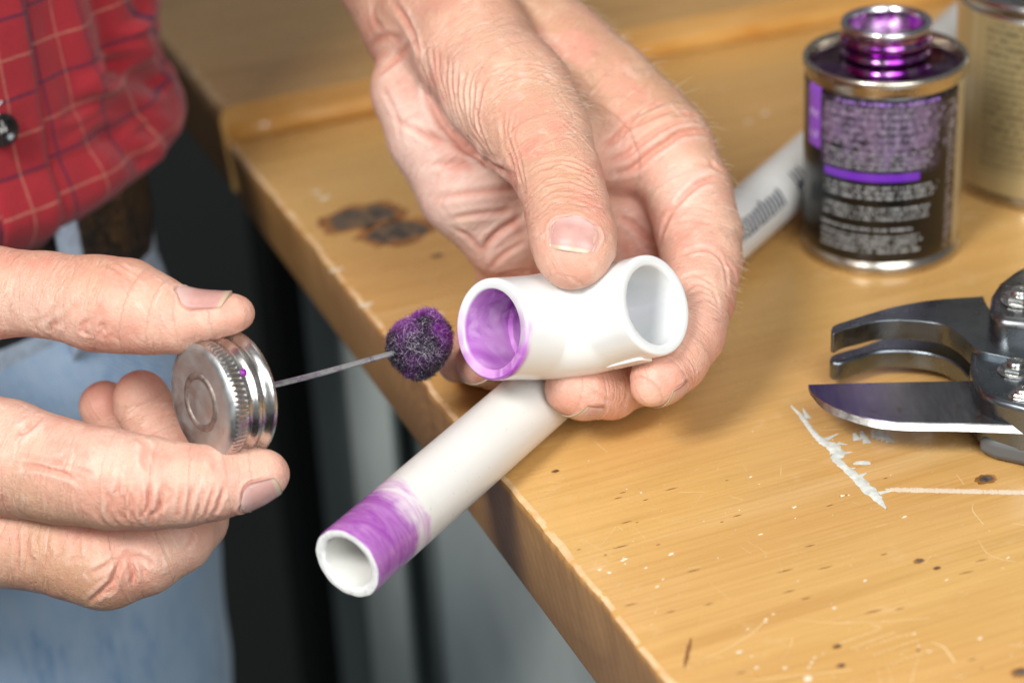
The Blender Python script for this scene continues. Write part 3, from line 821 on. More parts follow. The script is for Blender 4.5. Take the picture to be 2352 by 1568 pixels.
m.build('bottom_rim', M_tin, can)
m = MB(); m.lathe([(RC-.0004, .0634), (RC-.0002, .0650), (RC+.0003, .0660), (RC+.0006, .0672), (RC+.0007, .0686), (RC+.0002, .0696), (RC-.0008, .0694), (RC-.0013, .0680), (RC-.0017, .0655)], cb, (0, 0, 1), 128)
m.build('top_rim', M_tin, can)
m = MB(); m.lathe([(RC-.0015, .0656), (RC-.003, .0650), (RC-.006, .0653), (.0158, .0658), (.0150, .0666)], cb, (0, 0, 1), 128)
m.build('can_shoulder', metal('purple_wet_tin', (.30, .18, .27), .16, 90, .5, ((.11, .010, .13), 140, .40, .95)), can)
m = MB(); zb = .0662
m.lathe([(.0151, zb), (.0142, zb+.0008), (.0137, zb+.0020), (.0138, zb+.0030), (.0147, zb+.0038), (.0151, zb+.0046), (.0146, zb+.0054), (.0142, zb+.0062), (.0144, zb+.0070), (.0152, zb+.0080), (.0154, zb+.0092), (.0148, zb+.0102),
         (.0144, zb+.0112), (.0147, zb+.0124), (.0149, zb+.0136), (.0145, zb+.0148), (.0136, zb+.0150), (.0128, zb+.0144), (.0126, zb+.0132), (.0127, zb+.006), (.0130, .062)], cb, (0, 0, 1), 128,
        rfun=lambda a, r, z: 0)
m.build('screw_neck', M_tinp, can)
m = MB(); m.lathe([(.0147, zb+.0126), (.01515, zb+.0136), (.0148, zb+.0151), (.0138, zb+.0154), (.0129, zb+.0148), (.0126, zb+.0136)], cb, (0, 0, 1), 96)
m.build('neck_lip', metal('silver_lip', (.66, .62, .66), .2, 90, .25), can)

m = MB(); m.lathe([(.0128, .0738), (.0122, .0741), (.0001, .0741)], cb, (0, 0, 1), 96)
m.build('neck_liner', metal('bright_liner', (.80, .79, .80), .38, 90, .1), can)
can.scale = (.95,)*3
# ================================================================== TAN CAN
tb = Z(2412, 396, 0); tb[2] = 0; RT2 = .0345
tan = empty('cement_can', tuple(tb), 'tan labelled metal can with silver top standing behind the purple can', 'can')
t = NT('tan_label'); ob = t.coord('Object'); uvn = t.n('ShaderNodeUVMap'); sp = t.sep(uvn.outputs[0])
row = t.math('FRACT', t.math('DIVIDE', sp[1], 2.6)); rowm = win(row, .25, .75, .3)
nz = t.ramp(t.noise(t.coord('UV', (1.6, .35, 1)), 1.0, 1), [(.42, .1), (.55, 1)])
blk = t.math('MULTIPLY', t.math('MULTIPLY', win(sp[0], -26, 40), win(sp[1], 12, 64, 2)), t.math('MULTIPLY', rowm, nz))
c = t.mix(t.math('MULTIPLY', blk, .85), (.47, .385, .20), (.07, .06, .03))
stripe = win(sp[0], -33.5, -30.5, .8)
c = t.mix(t.math('MULTIPLY', stripe, .5), c, (.60, .52, .32))
t.set(c, .30, .45, Coat_Weight=.2)
m = MB(); m.lathe([(RT2, z) for z in np.linspace(.004, .0655, 8)], tb, (0, 0, 1), 96)
o = m.build('can_label', t.m, tan); camdir = math.atan2((CAM-tb)[1], (CAM-tb)[0])
me = o.data; uv = me.uv_layers.new(name='UVMap'); mw = o.matrix_world
for p_ in me.polygons:
    q = []
    for v in p_.vertices:
        d = np.array(mw @ me.vertices[v].co)-tb; a = (math.atan2(d[1], d[0])-camdir+math.pi) % (2*math.pi)-math.pi; q.append((a, d[2]))
    am_ = max(x[0] for x in q)
    for li, (a, z) in zip(p_.loop_indices, q):
        if am_-a > math.pi: a += 2*math.pi
        uv.data[li].uv = (a*RT2*1000, z*1000)
m = MB(); m.lathe([(.0001, .001), (RT2-.002, .001), (RT2+.0003, .0002), (RT2+.0006, .002), (RT2-.0001, .0041)], tb, (0, 0, 1), 96); m.build('bottom_rim', M_tin, tan)
M_silver = metal('silver_tin', (.66, .66, .65), .2, 40, .15)
m = MB(); m.lathe([(RT2-.0001, .0719), (RT2-.0008, .0728), (RT2-.0008, .0738), (RT2+.0006, .0742), (RT2+.0008, .0775), (RT2-.0012, .0780), (RT2-.0020, .076), (.020, .0755), (.0165, .0762), (.0155, .078)], tb-np.array([0, 0, .0065]), (0, 0, 1), 96); m.build('can_top', M_silver, tan)
m = MB(); m.lathe([(.0160, .0765), (.0165, .0785), (.0165, .089), (.0155, .0915), (.0001, .0915)], tb-np.array([0, 0, .0065]), (0, 0, 1), 96); m.build('screw_cap', M_silver, tan)

# ================================================================== RATCHET CUTTER
cut = empty('pipe_cutter', tuple(Z(2200, 930, 0)), 'dark grey ratchet pipe cutter lying on the bench with open curved jaws and steel blade', 'pipe cutter')
M_cast = metal('grey_cast_metal', (.23, .26, .285), .28, 60, .35, None)
t = NT('blued_steel_blade'); ob = t.coord()
tipx = float(Z(1722.7+.4029*335, 574.2+.4029*765, .0128)[0])
grad = t.math('ADD', t.math('MULTIPLY', t.math('SUBTRACT', t.sep(ob)[0], tipx), 24), t.math('MULTIPLY', t.noise(ob, 40, 3, .6), .5))
c = t.ramp(grad, [(.15, (.10, .05, .27)), (.5, (.20, .16, .32)), (.8, (.26, .26, .27)), (1.0, (.17, .17, .18))])
c = t.mix(t.ramp(t.noise(t.coord('Object', (1, .2, 1)), 700, 3, .6), [(.4, 0), (.7, .4)]), c, (.34, .34, .36))
c = t.mix(t.ramp(t.noise(ob, 150, 4, .7), [(.62, 0), (.70, .8)]), c, (.20, .12, .09))
t.set(c, .24, .9); M_blade = t.m
M_bevel = metal('ground_steel', (.52, .51, .48), .36, 500, .5)
M_nut = metal('chrome_nut', (.66, .66, .64), .22, 200, .4)
M_grip = simple('grey_grip', (.11, .115, .12), .5)
zz = lambda x, y: (1722.7+.4029*x, 574.2+.4029*y)
def plate(name, pts, ztop, zbot, mat, smooth_n=0, bev=.0008, parent=None):
    """pts: outline of the top face in z6 crop pixels"""
    top = [Z(*zz(*p), ztop) for p in pts]; bot = [q + np.array([0, 0, zbot-ztop]) for q in top]
    m = MB(); m.slab(top, bot)
    o = m.build(name, mat, parent or cut, True, 35); bevel(o, bev, 3); return o
def sp2(pts, n): return [tuple(q) for q in spline(pts, n)]
upper_top = sp2([(462, 455), (480, 428), (560, 400), (700, 355), (850, 315), (1050, 282), (1330, 262)], 26) + [(1345, 300), (1390, 370), (1600, 400), (1900, 430), (1900, 700)]
upper_in = sp2([(1600, 640), (1420, 600), (1310, 575), (1262, 540), (1200, 480), (1110, 428), (1000, 408), (850, 398), (720, 405), (620, 430), (530, 452), (480, 478), (462, 470)], 34)
plate('upper_jaw', upper_top + upper_in, .0205, .0142, M_cast)
lower_top = sp2([(452, 620), (470, 595), (540, 572), (640, 545), (760, 500), (900, 470), (1100, 450), (1400, 480)], 26) + [(1900, 600), (1900, 800)]
lower_in = sp2([(1700, 900), (1400, 860), (1245, 720), (1190, 660), (1100, 608), (980, 580), (850, 570), (740, 575), (650, 598), (570, 625), (510, 642), (465, 640)], 34)
plate('lower_jaw', lower_top + lower_in, .0095, .0035, M_cast)
body = [(1262, 540), (1330, 500), (1900, 480), (1900, 960), (1562, 895), (1420, 860), (1330, 820), (1285, 760), (1255, 660)]
plate('cutter_body', body, .0190, .0025, M_cast, bev=.0015)
bl_top = [(332, 765), (600, 757), (900, 750), (1240, 744), (1500, 744), (1900, 750), (1900, 1012), (1562, 998), (1200, 985), (950, 982), (840, 978), (720, 966), (640, 948), (560, 924), (480, 892), (420, 860), (375, 830), (345, 797)]
plate('blade', bl_top, .0128, .0110, M_blade, bev=.0002)
# ground edge of the blade: slanting strip under the curved rim
m = MB(); e = sp2([(345, 797), (375, 832), (420, 862), (480, 894), (560, 926), (640, 950), (720, 968), (840, 981), (950, 985), (1200, 988), (1562, 1001), (1900, 1015)], 60)
tp = [Z(*zz(*p), .0126) for p in e]
outw = [nrm(np.array([0, -1.0, 0]) + .35*np.array([-1.0, 0, 0])*(1 if i < 20 else 0)) for i in range(len(e))]
wd_ = [min(1, i/14.0)*.0011+.0002 for i in range(len(e))]
lo = [p + w_*o_ + np.array([0, 0, -.0018*min(1, .35+i/16.0)]) for i, (p, w_, o_) in enumerate(zip(tp, wd_, outw))]
bk = [p - .002*o_ + np.array([0, 0, -.0018]) for p, o_ in zip(tp, outw)]
m.rings([[a, b_, c_] for a, b_, c_ in zip(tp, lo, bk)], True, True)
m.build('ground_edge', M_bevel, cut, True, 40)
def hexnut(px, py, z, r, h, name='hex_nut'):
    c = Z(*zz(px, py), z); m = MB()
    for (rr_, z0, z1, ns) in ((r*1.25, 0, h*.22, 40), (r, h*.2, h*.8, 6), (r*.62, h*.75, h*1.25, 30)):
        pr_ = [(rr_*.9, z0), (rr_, z0+.0003), (rr_, z1-.0004), (rr_*.86, z1), (.0001, z1+.0001)]
        m.lathe(pr_, c, (0, 0, 1), ns)
    return m.build(name, M_nut, cut, True, 30)
hexnut(1512, 690, .0190, .0039, .0026)
hexnut(1548, 835, .0188, .0030, .0020)
kp = [(1365, 350), (1375, 240), (1420, 170), (1500, 110), (1600, 60), (1900, 20), (1900, 420), (1600, 410), (1420, 395)]
plate('ratchet_housing', kp, .0265, .0150, metal('worn_steel', (.22, .225, .23), .28, 90, .5), bev=.003)
hexnut(1535, 290, .0265, .0042, .003, 'housing_nut')
gp = [(1290, 1040), (1562, 1040), (2000, 1050), (2000, 1330), (1562, 1120), (1400, 1085)]
plate('handle_grip', gp, .0070, .0005, M_grip, bev=.002)

# ================================================================== HANDS
import openvdb
class Field:
    def __init__(s, lo, hi, vox):
        s.lo = np.array(lo, float); s.vox = vox
        s.n = tuple(int(x) for x in np.ceil((np.array(hi)-s.lo)/vox))
        s.D = np.full(s.n, 40.0, np.float32)
    def sub(s, lo, hi):
        a = np.maximum(((np.array(lo)-s.lo)/s.vox).astype(int), 0)
        b = np.minimum(((np.array(hi)-s.lo)/s.vox).astype(int)+2, s.n)
        if np.any(b <= a): return None
        sl = tuple(slice(x, y) for x, y in zip(a, b))
        ax = [((np.arange(x, y)*s.vox)+l).astype(np.float32) for x, y, l in zip(a, b, s.lo)]
        return sl, np.meshgrid(*ax, indexing='ij')
def smin(a, b, k):
    h = np.maximum(k-np.abs(a-b), 0)/k
    return np.minimum(a, b)-h*h*h*k/6
def cone(F, D, a, ra, b, rb, k, n=None, fa=1, fb=1):
    """smooth-union a tapered segment with elliptical section (thickness factor f along n) into D"""
    R = max(ra, rb)*1.15+14
    r = F.sub(np.minimum(a, b)-R, np.maximum(a, b)+R)
    if r is None: return
    sl, (X, Y, Zz) = r
    ab = b-a; l2 = float(ab @ ab)+1e-9
    qx, qy, qz = X-a[0], Y-a[1], Zz-a[2]
    h = np.clip((qx*ab[0]+qy*ab[1]+qz*ab[2])/l2, 0, 1)
    qx = qx-h*ab[0]; qy = qy-h*ab[1]; qz = qz-h*ab[2]
    rad = ra+(rb-ra)*h
    q2 = qx*qx+qy*qy+qz*qz
    if n is not None:
        u = ab/math.sqrt(l2); nn = nrm(n-u*(n @ u)); f = fa+(fb-fa)*h
        dn = qx*nn[0]+qy*nn[1]+qz*nn[2]
        q2 = q2-dn*dn+(dn/f)**2
    d = (np.sqrt(q2)/rad-1)*rad
    D[sl] = smin(D[sl], d.astype(np.float32), k)
CH = []
def along(v, chains):
    best = np.full(len(v), 1e9); out = np.zeros(len(v))
    for ci, ch in enumerate(chains):
        s_ = 0.0
        for (a, ra), (b, rb) in zip(ch[:-1], ch[1:]):
            ab = b-a; l = math.sqrt(ab @ ab); h = np.clip(((v-a) @ ab)/(l*l), 0, 1)
            d = np.linalg.norm(v-a-h[:, None]*ab, axis=1)-(ra+(rb-ra)*h); k = d < best
            best[k] = d[k]; out[k] = s_+h[k]*l+ci*37.0; s_ += l
    return out
def chain(F, pts, k=2.5, n=None):
    """pts: (px, py, t_mm, r_mm[, flat]); returns field"""
    D = np.full(F.n, 40.0, np.float32); CH.append([(K(*p[:3]), p[3]) for p in pts])
    q = [(K(*p[:3]), p[3], p[4] if len(p) > 4 else 1) for p in pts]
    for (a, ra, fa), (b, rb, fb) in zip(q[:-1], q[1:]):
        cone(F, D, a, ra, b, rb, k, n, fa, fb)
    return D
def join(F, A, B, k, base=None, reach=22, kt=.9):
    """smooth union of B into A; wide fillet near base only"""
    if base is not None:
        ax = [((np.arange(n_)*F.vox)+l).astype(np.float32) for n_, l in zip(F.n, F.lo)]
        c = K(*base)
        d = np.sqrt((ax[0][:, None, None]-c[0])**2+(ax[1][None, :, None]-c[1])**2+(ax[2][None, None, :]-c[2])**2)
        k = kt+(k-kt)*np.clip(1-(d-reach*.55)/(reach*.6), 0, 1)
    return smin(A, B, k)
def to_mesh(F, D, name):
    D = D.copy()
    for ax in range(3):
        sl = [slice(None)]*3; sl[ax] = 0; D[tuple(sl)] = 3; sl[ax] = -1; D[tuple(sl)] = 3
    D = np.clip(D, -3, 3)
    g = openvdb.FloatGrid(); g.background = 3.0; g.copyFromArray(np.ascontiguousarray(D))
    pts, quads = g.convertToQuads(0.0)
    v = pts*F.vox+F.lo
    return v, quads[:, ::-1]
def vnormals(v, q):
    n = np.zeros_like(v)
    fn = np.cross(v[q[:, 2]]-v[q[:, 0]], v[q[:, 3]]-v[q[:, 1]])
    for k in range(4): np.add.at(n, q[:, k], fn)
    l = np.linalg.norm(n, axis=1); l[l == 0] = 1
    return n/l[:, None]
def relax(v, q, it=2, lam=.5):
    e = np.concatenate([q[:, [0, 1]], q[:, [1, 2]], q[:, [2, 3]], q[:, [3, 0]]]); e = np.concatenate([e, e[:, ::-1]])
    cnt = np.bincount(e[:, 0], minlength=len(v)).astype(float); cnt[cnt == 0] = 1
    for _ in range(it):
        for s_ in (lam, -lam*1.02):
            a = np.stack([np.bincount(e[:, 0], v[e[:, 1], k], len(v)) for k in range(3)], 1)/cnt[:, None]
            v = v+s_*(a-v)
    return v
class Skin:
    def __init__(s, v, q):
        s.v = v; s.q = q; s.n = vnormals(v, q)
        # orientation check: normals must point outwards (volume positive)
        vol = np.sum(np.cross(v[q[:, 0]], v[q[:, 1]])*v[q[:, 2]])
        if vol < 0: s.q = q[:, ::-1].copy(); s.n = -s.n
        s.bvh = BVHTree.FromPolygons(v.tolist(), s.q.tolist())
        s.disp = np.zeros(len(v))
    def hit(s, px, py):
        d = Vector(((px-1176)/FP, (784-py)/FP, 1.0)).normalized()
        r = s.bvh.ray_cast(Vector((0, 0, 0)), d)
        return np.array(r[0]) if r[0] is not None else None
    def crease3(s, P3, depth, width, lip=.35):
        P3 = np.asarray(P3)
        if len(P3) < 2: return
        lo, hi = P3.min(0)-4*width, P3.max(0)+4*width
        idx = np.where(np.all((s.v > lo) & (s.v < hi), 1))[0]
        if len(idx) == 0: return
        V = s.v[idx]; best = np.full(len(idx), 1e9); tt = np.zeros(len(idx)); m = len(P3)-1
        for i in range(m):
            a, b = P3[i], P3[i+1]; ab = b-a; L2 = ab @ ab
            if L2 > 25: continue
            h = np.clip(((V-a) @ ab)/(L2+1e-9), 0, 1); d = np.linalg.norm(V-a-h[:, None]*ab, axis=1)
            k = d < best; best[k] = d[k]; tt[k] = (i+h[k])/m
        fade = np.clip(np.minimum(tt, 1-tt)/.22, 0.15, 1)
        s.disp[idx] += 1.35*fade*(-depth*np.exp(-(best/width)**2)+lip*depth*np.exp(-((best-2.1*width)/width)**2))
    def crease(s, pts, depth=.5, width=.7, lip=.35):
        m = int(sum(math.dist(a, b) for a, b in zip(pts[:-1], pts[1:]))/7)+3
        out = []
        for x, y in spline(pts, m):
            h = s.hit(x, y)
            if h is not None: out.append(h)
        s.crease3(out, depth, width, lip)
    def family(s, A, B, n, depth, width, jit=5, seed=1, skip=0):
        r = random.Random(seed); m = max(len(A), len(B))
        A = spline(A, 8); B = spline(B, 8)
        for i in range(n):
            f = (i+.5+r.uniform(-.25, .25))/n
            pts = [a*(1-f)+b*f+np.array([r.uniform(-jit, jit), r.uniform(-jit, jit)]) for a, b in zip(A, B)]
            if r.random() < skip: pts = pts[r.randint(0, 3):r.randint(5, 8)]
            s.crease([tuple(p) for p in pts], depth*r.uniform(.5, 1.3), width*r.uniform(.8, 1.2))
    def apply(s):
        s.cr = s.disp.copy()
        s.v = s.v+s.n*s.disp[:, None]
    def nail(s, axp, ax, n, s0, s1, alpha, lift=.35, NU=22, NV=26, rot=0):
        """axp: point on the digit axis (mm, camera frame); ax: towards the tip; n: dorsal"""
        ax = nrm(ax); n = nrm(n-ax*(n @ ax)); sd = np.cross(ax, n)
        if rot: n, sd = n*math.cos(rot)+sd*math.sin(rot), sd*math.cos(rot)-n*math.sin(rot)
        Rr = np.zeros((NV+1, NU+1)); dirs = {}
        for j in range(NV+1):
            v = j/NV; sl = s0+(s1-s0)*v
            wdt = .30+.70*math.sqrt(max(0, 1-max(0, (.42-v)/.42)**2.0))
            arc = .12*(s1-s0)*(max(0, v-.7)/.3)
            for i in range(NU+1):
                u = (i/NU*2-1); a = alpha*u*wdt
                d = n*math.cos(a)+sd*math.sin(a)
                o = axp+ax*(sl-abs(u)**2.5*arc+(abs(u)**2.5)*.10*(s1-s0)*max(0, (.35-v)/.35))
                r = s.bvh.ray_cast(Vector(o), Vector(d))
                Rr[j, i] = r[3] if r[0] is not None and r[3] < 25 else np.nan
                dirs[j, i] = (o, d)
        R0 = np.nanmedian(Rr); Rr = np.where(np.isnan(Rr), R0, Rr)
        # nails are straighter than the skin: fit along the length
        for i in range(NU+1):
            jj = np.arange(NV+1); cf = np.polyfit(jj, Rr[:, i], 2); fit_ = np.polyval(cf, jj)
            Rr[:, i] = .25*Rr[:, i]+.75*fit_
        for _ in range(3): Rr[:, 1:-1] = (Rr[:, :-2]+2*Rr[:, 1:-1]+Rr[:, 2:])/4
        V, C_ = [], []
        for lay in (0, 1):
            for j in range(NV+1):
                for i in range(NU+1):
                    o, d = dirs[j, i]; v = j/NV; u = i/NU*2-1
                    e = lift*(min(1, v/.12)*.9+.1)*(1-.55*abs(u)**4) + .12*max(0, v-.82)/.18
                    p = o+d*(Rr[j, i]+(e if lay == 0 else -.5+.40*max(0, v-.82)/.18)); V.append(p); C_.append((u, v))
        W = NU+1; off = W*(NV+1); Fc = []
        for j in range(NV):
            for i in range(NU):
                a = j*W+i; Fc.append((a, a+1, a+1+W, a+W)); Fc.append((off+a, off+a+W, off+a+1+W, off+a+1))
        rim = [(j*W, (j+1)*W) for j in range(NV)]+[((j+1)*W+NU, j*W+NU) for j in range(NV)]+[(NV*W+i, NV*W+i+1) for i in range(NU)]+[(i+1, i) for i in range(NU)]
        for a, b in rim: Fc.append((b, a, off+a, off+b))
        out = [V[j*W] for j in range(NV, -1, -1)]+[V[i] for i in range(W)]+[V[j*W+NU] for j in range(NV+1)]
        s.crease3(out, .30, .45, .6)
        return np.array(V), Fc, np.array(C_)

nails_v, nails_f, nails_c = [], [], []
VOX = .52
# ---------------- left hand of the man (upper hand in view), holding the elbow
lo = K(660, 1010, 700)*0; 
F = Field([-66, -28, 556], [75, 150, 735], VOX)
wrist = chain(F, [(820, -330, 720, 27), (930, -120, 700, 26), (1010, 20, 680, 25.5), (1050, 110, 672, 24)], 4, n=nrm(np.array([.35, .25, -1.0])))
palm = wrist
for p in ([(1010, 70, 668, 15), (960, 210, 662, 14.0), (1000, 310, 656, 14.5), (1075, 440, 656, 14.5), (1150, 545, 662, 11.5)],      # little finger side
          [(1040, 60, 672, 14), (1140, 330, 665, 13), (1260, 480, 668, 11.5)],
          [(1080, 50, 670, 15), (1260, 260, 664, 13.5), (1400, 400, 655, 12)],
          [(1120, 40, 668, 19), (1260, 120, 664, 17.5), (1390, 215, 656, 16), (1480, 290, 650, 14.5), (1530, 345, 645, 13.2)]):
    palm = smin(palm, chain(F, p, 3), 9)
thenar = chain(F, [(1030, 20, 660, 19), (1090, 110, 640, 17.5), (1150, 200, 628, 17), (1205, 275, 619, 15.3)], 4)
web = chain(F, [(1205, 275, 634, 12), (1330, 330, 640, 11), (1430, 370, 642, 9)], 3)
palm = smin(palm, smin(thenar, web, 8), 10)
nth = nrm(np.array([-.10, .35, -1.0]))
thumb = chain(F, [(1190, 232, 622, 16.0, .95), (1240, 320, 612, 14.4, .92), (1280, 400, 602, 12.0, .90), (1293, 438, 598, 11.6, .88), (1305, 490, 593, 11.6, .82), (1316, 540, 588, 11.8, .80), (1319, 572, 585, 10.9, .80), (1314, 592, 584, 8.6, .85)], 3, n=nth)
hand = join(F, palm, thumb, 9, (1190, 232, 625), 30)
nin = nrm(np.array([1.0, .1, .35]))
index = chain(F, [(1525, 335, 645, 13.6), (1580, 440, 641, 13.0), (1606, 540, 633, 12.4), (1612, 600, 627, 11.8), (1600, 680, 618, 10.9), (1578, 765, 609, 10.5), (1545, 825, 601, 9.6), (1512, 868, 594, 7.9), (1490, 893, 591, 5.0)], 2.2)
middle = chain(F, [(1405, 400, 655, 11.5), (1455, 520, 655, 11.5), (1500, 640, 652, 11.0), (1505, 760, 640, 10.0), (1455, 860, 624, 9.2), (1400, 893, 612, 8.6), (1335, 897, 604, 8.0), (1306, 893, 602, 6.9)], 2.2)
ring = chain(F, [(1265, 480, 667, 11), (1300, 620, 676, 10.5), (1290, 740, 676, 10), (1210, 800, 655, 9), (1135, 826, 628, 8.2), (1098, 833, 620, 6.8)], 2.2)
pinky = chain(F, [(1150, 545, 664, 10), (1165, 640, 685, 9.5), (1160, 720, 692, 9), (1110, 790, 670, 8.2), (1072, 818, 646, 7.3), (1050, 832, 637, 6.0)], 2.2)
hand = join(F, hand, index, 7, (1535, 350, 645), 26)
hand = join(F, hand, middle, 6, (1405, 400, 655), 24)
hand = join(F, hand, ring, 6, (1265, 480, 667), 22)
hand = join(F, hand, pinky, 6, (1150, 545, 664), 22)
v, q = to_mesh(F, hand, 'l'); v = relax(v, q, 3)
SL = Skin(v, q)
# nails of the upper hand
tipc, ipc = K(1318, 572, 585.5), K(1293, 438, 598)
nl = [(tipc, K(1296, 600, 584)-K(1322, 500, 592), nrm(np.array([-.14, -.12, -1.0])), -3.8, 6.8, .70),
      (K(1512, 868, 594), K(1490, 893, 591)-K(1545, 825, 601), nrm(np.array([.75, -.75, .25])), -4.0, 5.4, .95),
      (K(1330, 897, 604), K(1306, 893, 602)-K(1400, 893, 612), nrm(np.array([.15, -1.0, .05])), -6.0, 4.2, 1.0),
      (K(1098, 833, 620), K(1098, 833, 620)-K(1210, 800, 655), nrm(np.array([.1, -1.0, .2])), -5.5, 4.2, .9),
      (K(1050, 832, 637), K(1050, 832, 637)-K(1110, 790, 670), nrm(np.array([-.1, -1.0, .2])), -5.0, 3.8, .9)]
for i_, a in enumerate(nl):
    V, Fc, C_ = SL.nail(*a, lift=.35 if i_ == 0 else .06); nails_v.append(V); nails_f.append(Fc); nails_c.append(C_)
z3 = lambda x, y: (689+.464*x, .464*y)
zr = lambda x, y: (1263.3+.3113*x, 172.3+.3113*y)        # crop 2200..3100
zt = lambda x, y: (832.6+.2929*x, .2929*y)               # crop 1450..2500
# thumb base fan of folds
SL.family([zt(400, 260), zt(470, 560), zt(640, 980), zt(1000, 1330)], [zt(1000, 640), zt(930, 800), zt(920, 1000), zt(1040, 1250)], 11, .34, .62, 2, 3)
SL.family([zt(1000, 560), zt(1150, 500), zt(1350, 500), zt(1520, 570)], [zt(1060, 700), zt(1200, 640), zt(1400, 640), zt(1560, 720)], 5, .22, .5, 2, 4)
SL.family([zt(1050, 800), zt(1080, 1050), zt(1170, 1330), zt(1240, 1500)], [zt(1250, 900), zt(1200, 1100), zt(1260, 1330), zt(1290, 1560)], 5, .22, .5, 2, 5)
SL.family([zt(1260, 1330), zt(1500, 1230), zt(1700, 1260), zt(1880, 1370)], [zt(1330, 1560), zt(1450, 1440), zt(1700, 1440), zt(1900, 1560)], 6, .22, .5, 3, 6, .3)
SL.family([zt(1330, 700), zt(1600, 640), zt(1800, 760), zt(1880, 950)], [zt(1300, 1200), zt(1550, 1120), zt(1750, 1200), zt(1890, 1330)], 8, .10, .42, 5, 7, .5)
SL.family([zt(1300, 760), zt(1450, 860), zt(1650, 1050), zt(1850, 1290)], [zt(1500, 600), zt(1600, 800), zt(1750, 950), zt(1880, 1100)], 4, .09, .4, 5, 8, .5)
SL.family([z3(1180, 930), z3(1250, 890), z3(1380, 890), z3(1500, 950)], [z3(1160, 1120), z3(1260, 1040), z3(1400, 1060), z3(1530, 1120)], 6, .13, .5, 3, 9, .4)
# wrist veins and creases
for p, d_ in (([zt(230, 10), zt(330, 150), zt(400, 290), zt(440, 420), zt(430, 540)], .7), ([zt(20, 620), zt(150, 560), zt(300, 430), zt(390, 330)], .5), ([zt(60, 420), zt(100, 330), zt(200, 290), zt(330, 320)], .4), ([zt(100, 60), zt(90, 160), zt(190, 250)], .3)):
    SL.crease(p, d_, 1.1)
SL.crease([zt(410, 500), zt(500, 720), zt(620, 960), zt(800, 1150), zt(1010, 1290), zt(1190, 1420)], .9, 1.3)
# palm lines
for p, d_, w_ in (([z3(560, 640), z3(700, 700), z3(850, 750), z3(1000, 800)], .45, 1.1), ([z3(430, 570), z3(560, 640), z3(640, 700)], .3, .9), ([z3(600, 810), z3(800, 820), z3(950, 830), z3(1080, 870)], .35, 1.1),
                  ([z3(640, 990), z3(820, 960), z3(1000, 940), z3(1110, 930)], .35, 1.1), ([z3(720, 1090), z3(900, 1060), z3(1110, 1040)], .35, 1.0), ([z3(890, 1260), z3(960, 1170), z3(1040, 1110), z3(1120, 1060)], .75, 1.1),
                  ([z3(760, 1130), z3(840, 1180), z3(900, 1250)], .5, 1.0), ([z3(930, 1340), z3(1010, 1260), z3(1130, 1190)], .35, .9), ([z3(960, 1365), z3(1050, 1345), z3(1150, 1340)], .4, .9), ([z3(400, 420), z3(470, 560), z3(500, 700)], .2, .9)):
    SL.crease(p, d_, w_)
# web folds and index finger lines
for p, d_, w_ in (([zr(400, 530), zr(500, 460), zr(560, 380), zr(620, 300)], .6, .9), ([zr(440, 750), zr(600, 700), zr(740, 580), zr(870, 490), zr(960, 430), zr(1100, 420), zr(1240, 440)], .85, 1.0),
                  ([zr(410, 650), zr(560, 590), zr(720, 460), zr(860, 380), zr(1000, 340)], .45, .9), ([zr(520, 430), zr(660, 350), zr(820, 280), zr(960, 250)], .35, .8),
                  ([zr(560, 360), zr(700, 260), zr(850, 200)], .3, .8), ([zr(900, 300), zr(1060, 290), zr(1200, 330), zr(1280, 420)], .3, .7), ([zr(900, 990), zr(1000, 880), zr(1120, 790), zr(1260, 760)], .75, .9),
                  ([zr(800, 1300), zr(840, 1130), zr(900, 1000)], .4, .9), ([zr(960, 1330), zr(1060, 1290), zr(1180, 1290), zr(1290, 1370)], .5, .7), ([zr(960, 1500), zr(1050, 1470), zr(1180, 1470)], .25, .6),
                  ([zr(1290, 1370), zr(1360, 1460), zr(1380, 1560)], .35, .6), ([zr(1230, 1320), zr(1290, 1420), zr(1310, 1560)], .3, .6), ([zr(930, 1090), zr(1050, 1070), zr(1200, 1100)], .2, .6),
                  ([zr(930, 990), zr(1080, 970), zr(1220, 1010)], .15, .6), ([zr(1170, 620), zr(1220, 680), zr(1290, 720)], .3, .8), ([zr(1040, 680), zr(1140, 660), zr(1270, 700)], .2, .8),
                  ([zr(640, 1190), zr(700, 1240), zr(780, 1270)], .4, .9), ([zr(490, 1060), zr(600, 1090), zr(720, 1190), zr(800, 1210)], .6, 1.0)):
    SL.crease(p, d_, w_)
SL.family([zr(880, 240), zr(1000, 230), zr(1100, 270), zr(1180, 330)], [zr(930, 480), zr(1050, 440), zr(1150, 450), zr(1240, 500)], 6, .18, .5, 4, 12, .3)
z5 = lambda x, y: (976.1+.293*x, 545.5+.293*y)
SL.family([z5(2000, 300), z5(2120, 270), z5(2230, 330), z5(2300, 440)], [z5(2080, 560), z5(2160, 500), z5(2260, 520), z5(2310, 580)], 4, .25, .5, 3, 13)
SL.crease([z5(1310, 1200), z5(1380, 1240), z5(1480, 1300)], .3, .6)
v3 = SL.v; crL = SL.disp.copy()
SL.disp += .35*vnoise(v3, .045, 51) + .16*vnoise(v3, .14, 52) + .055*vnoise(v3, .42, 53)
SL.apply()
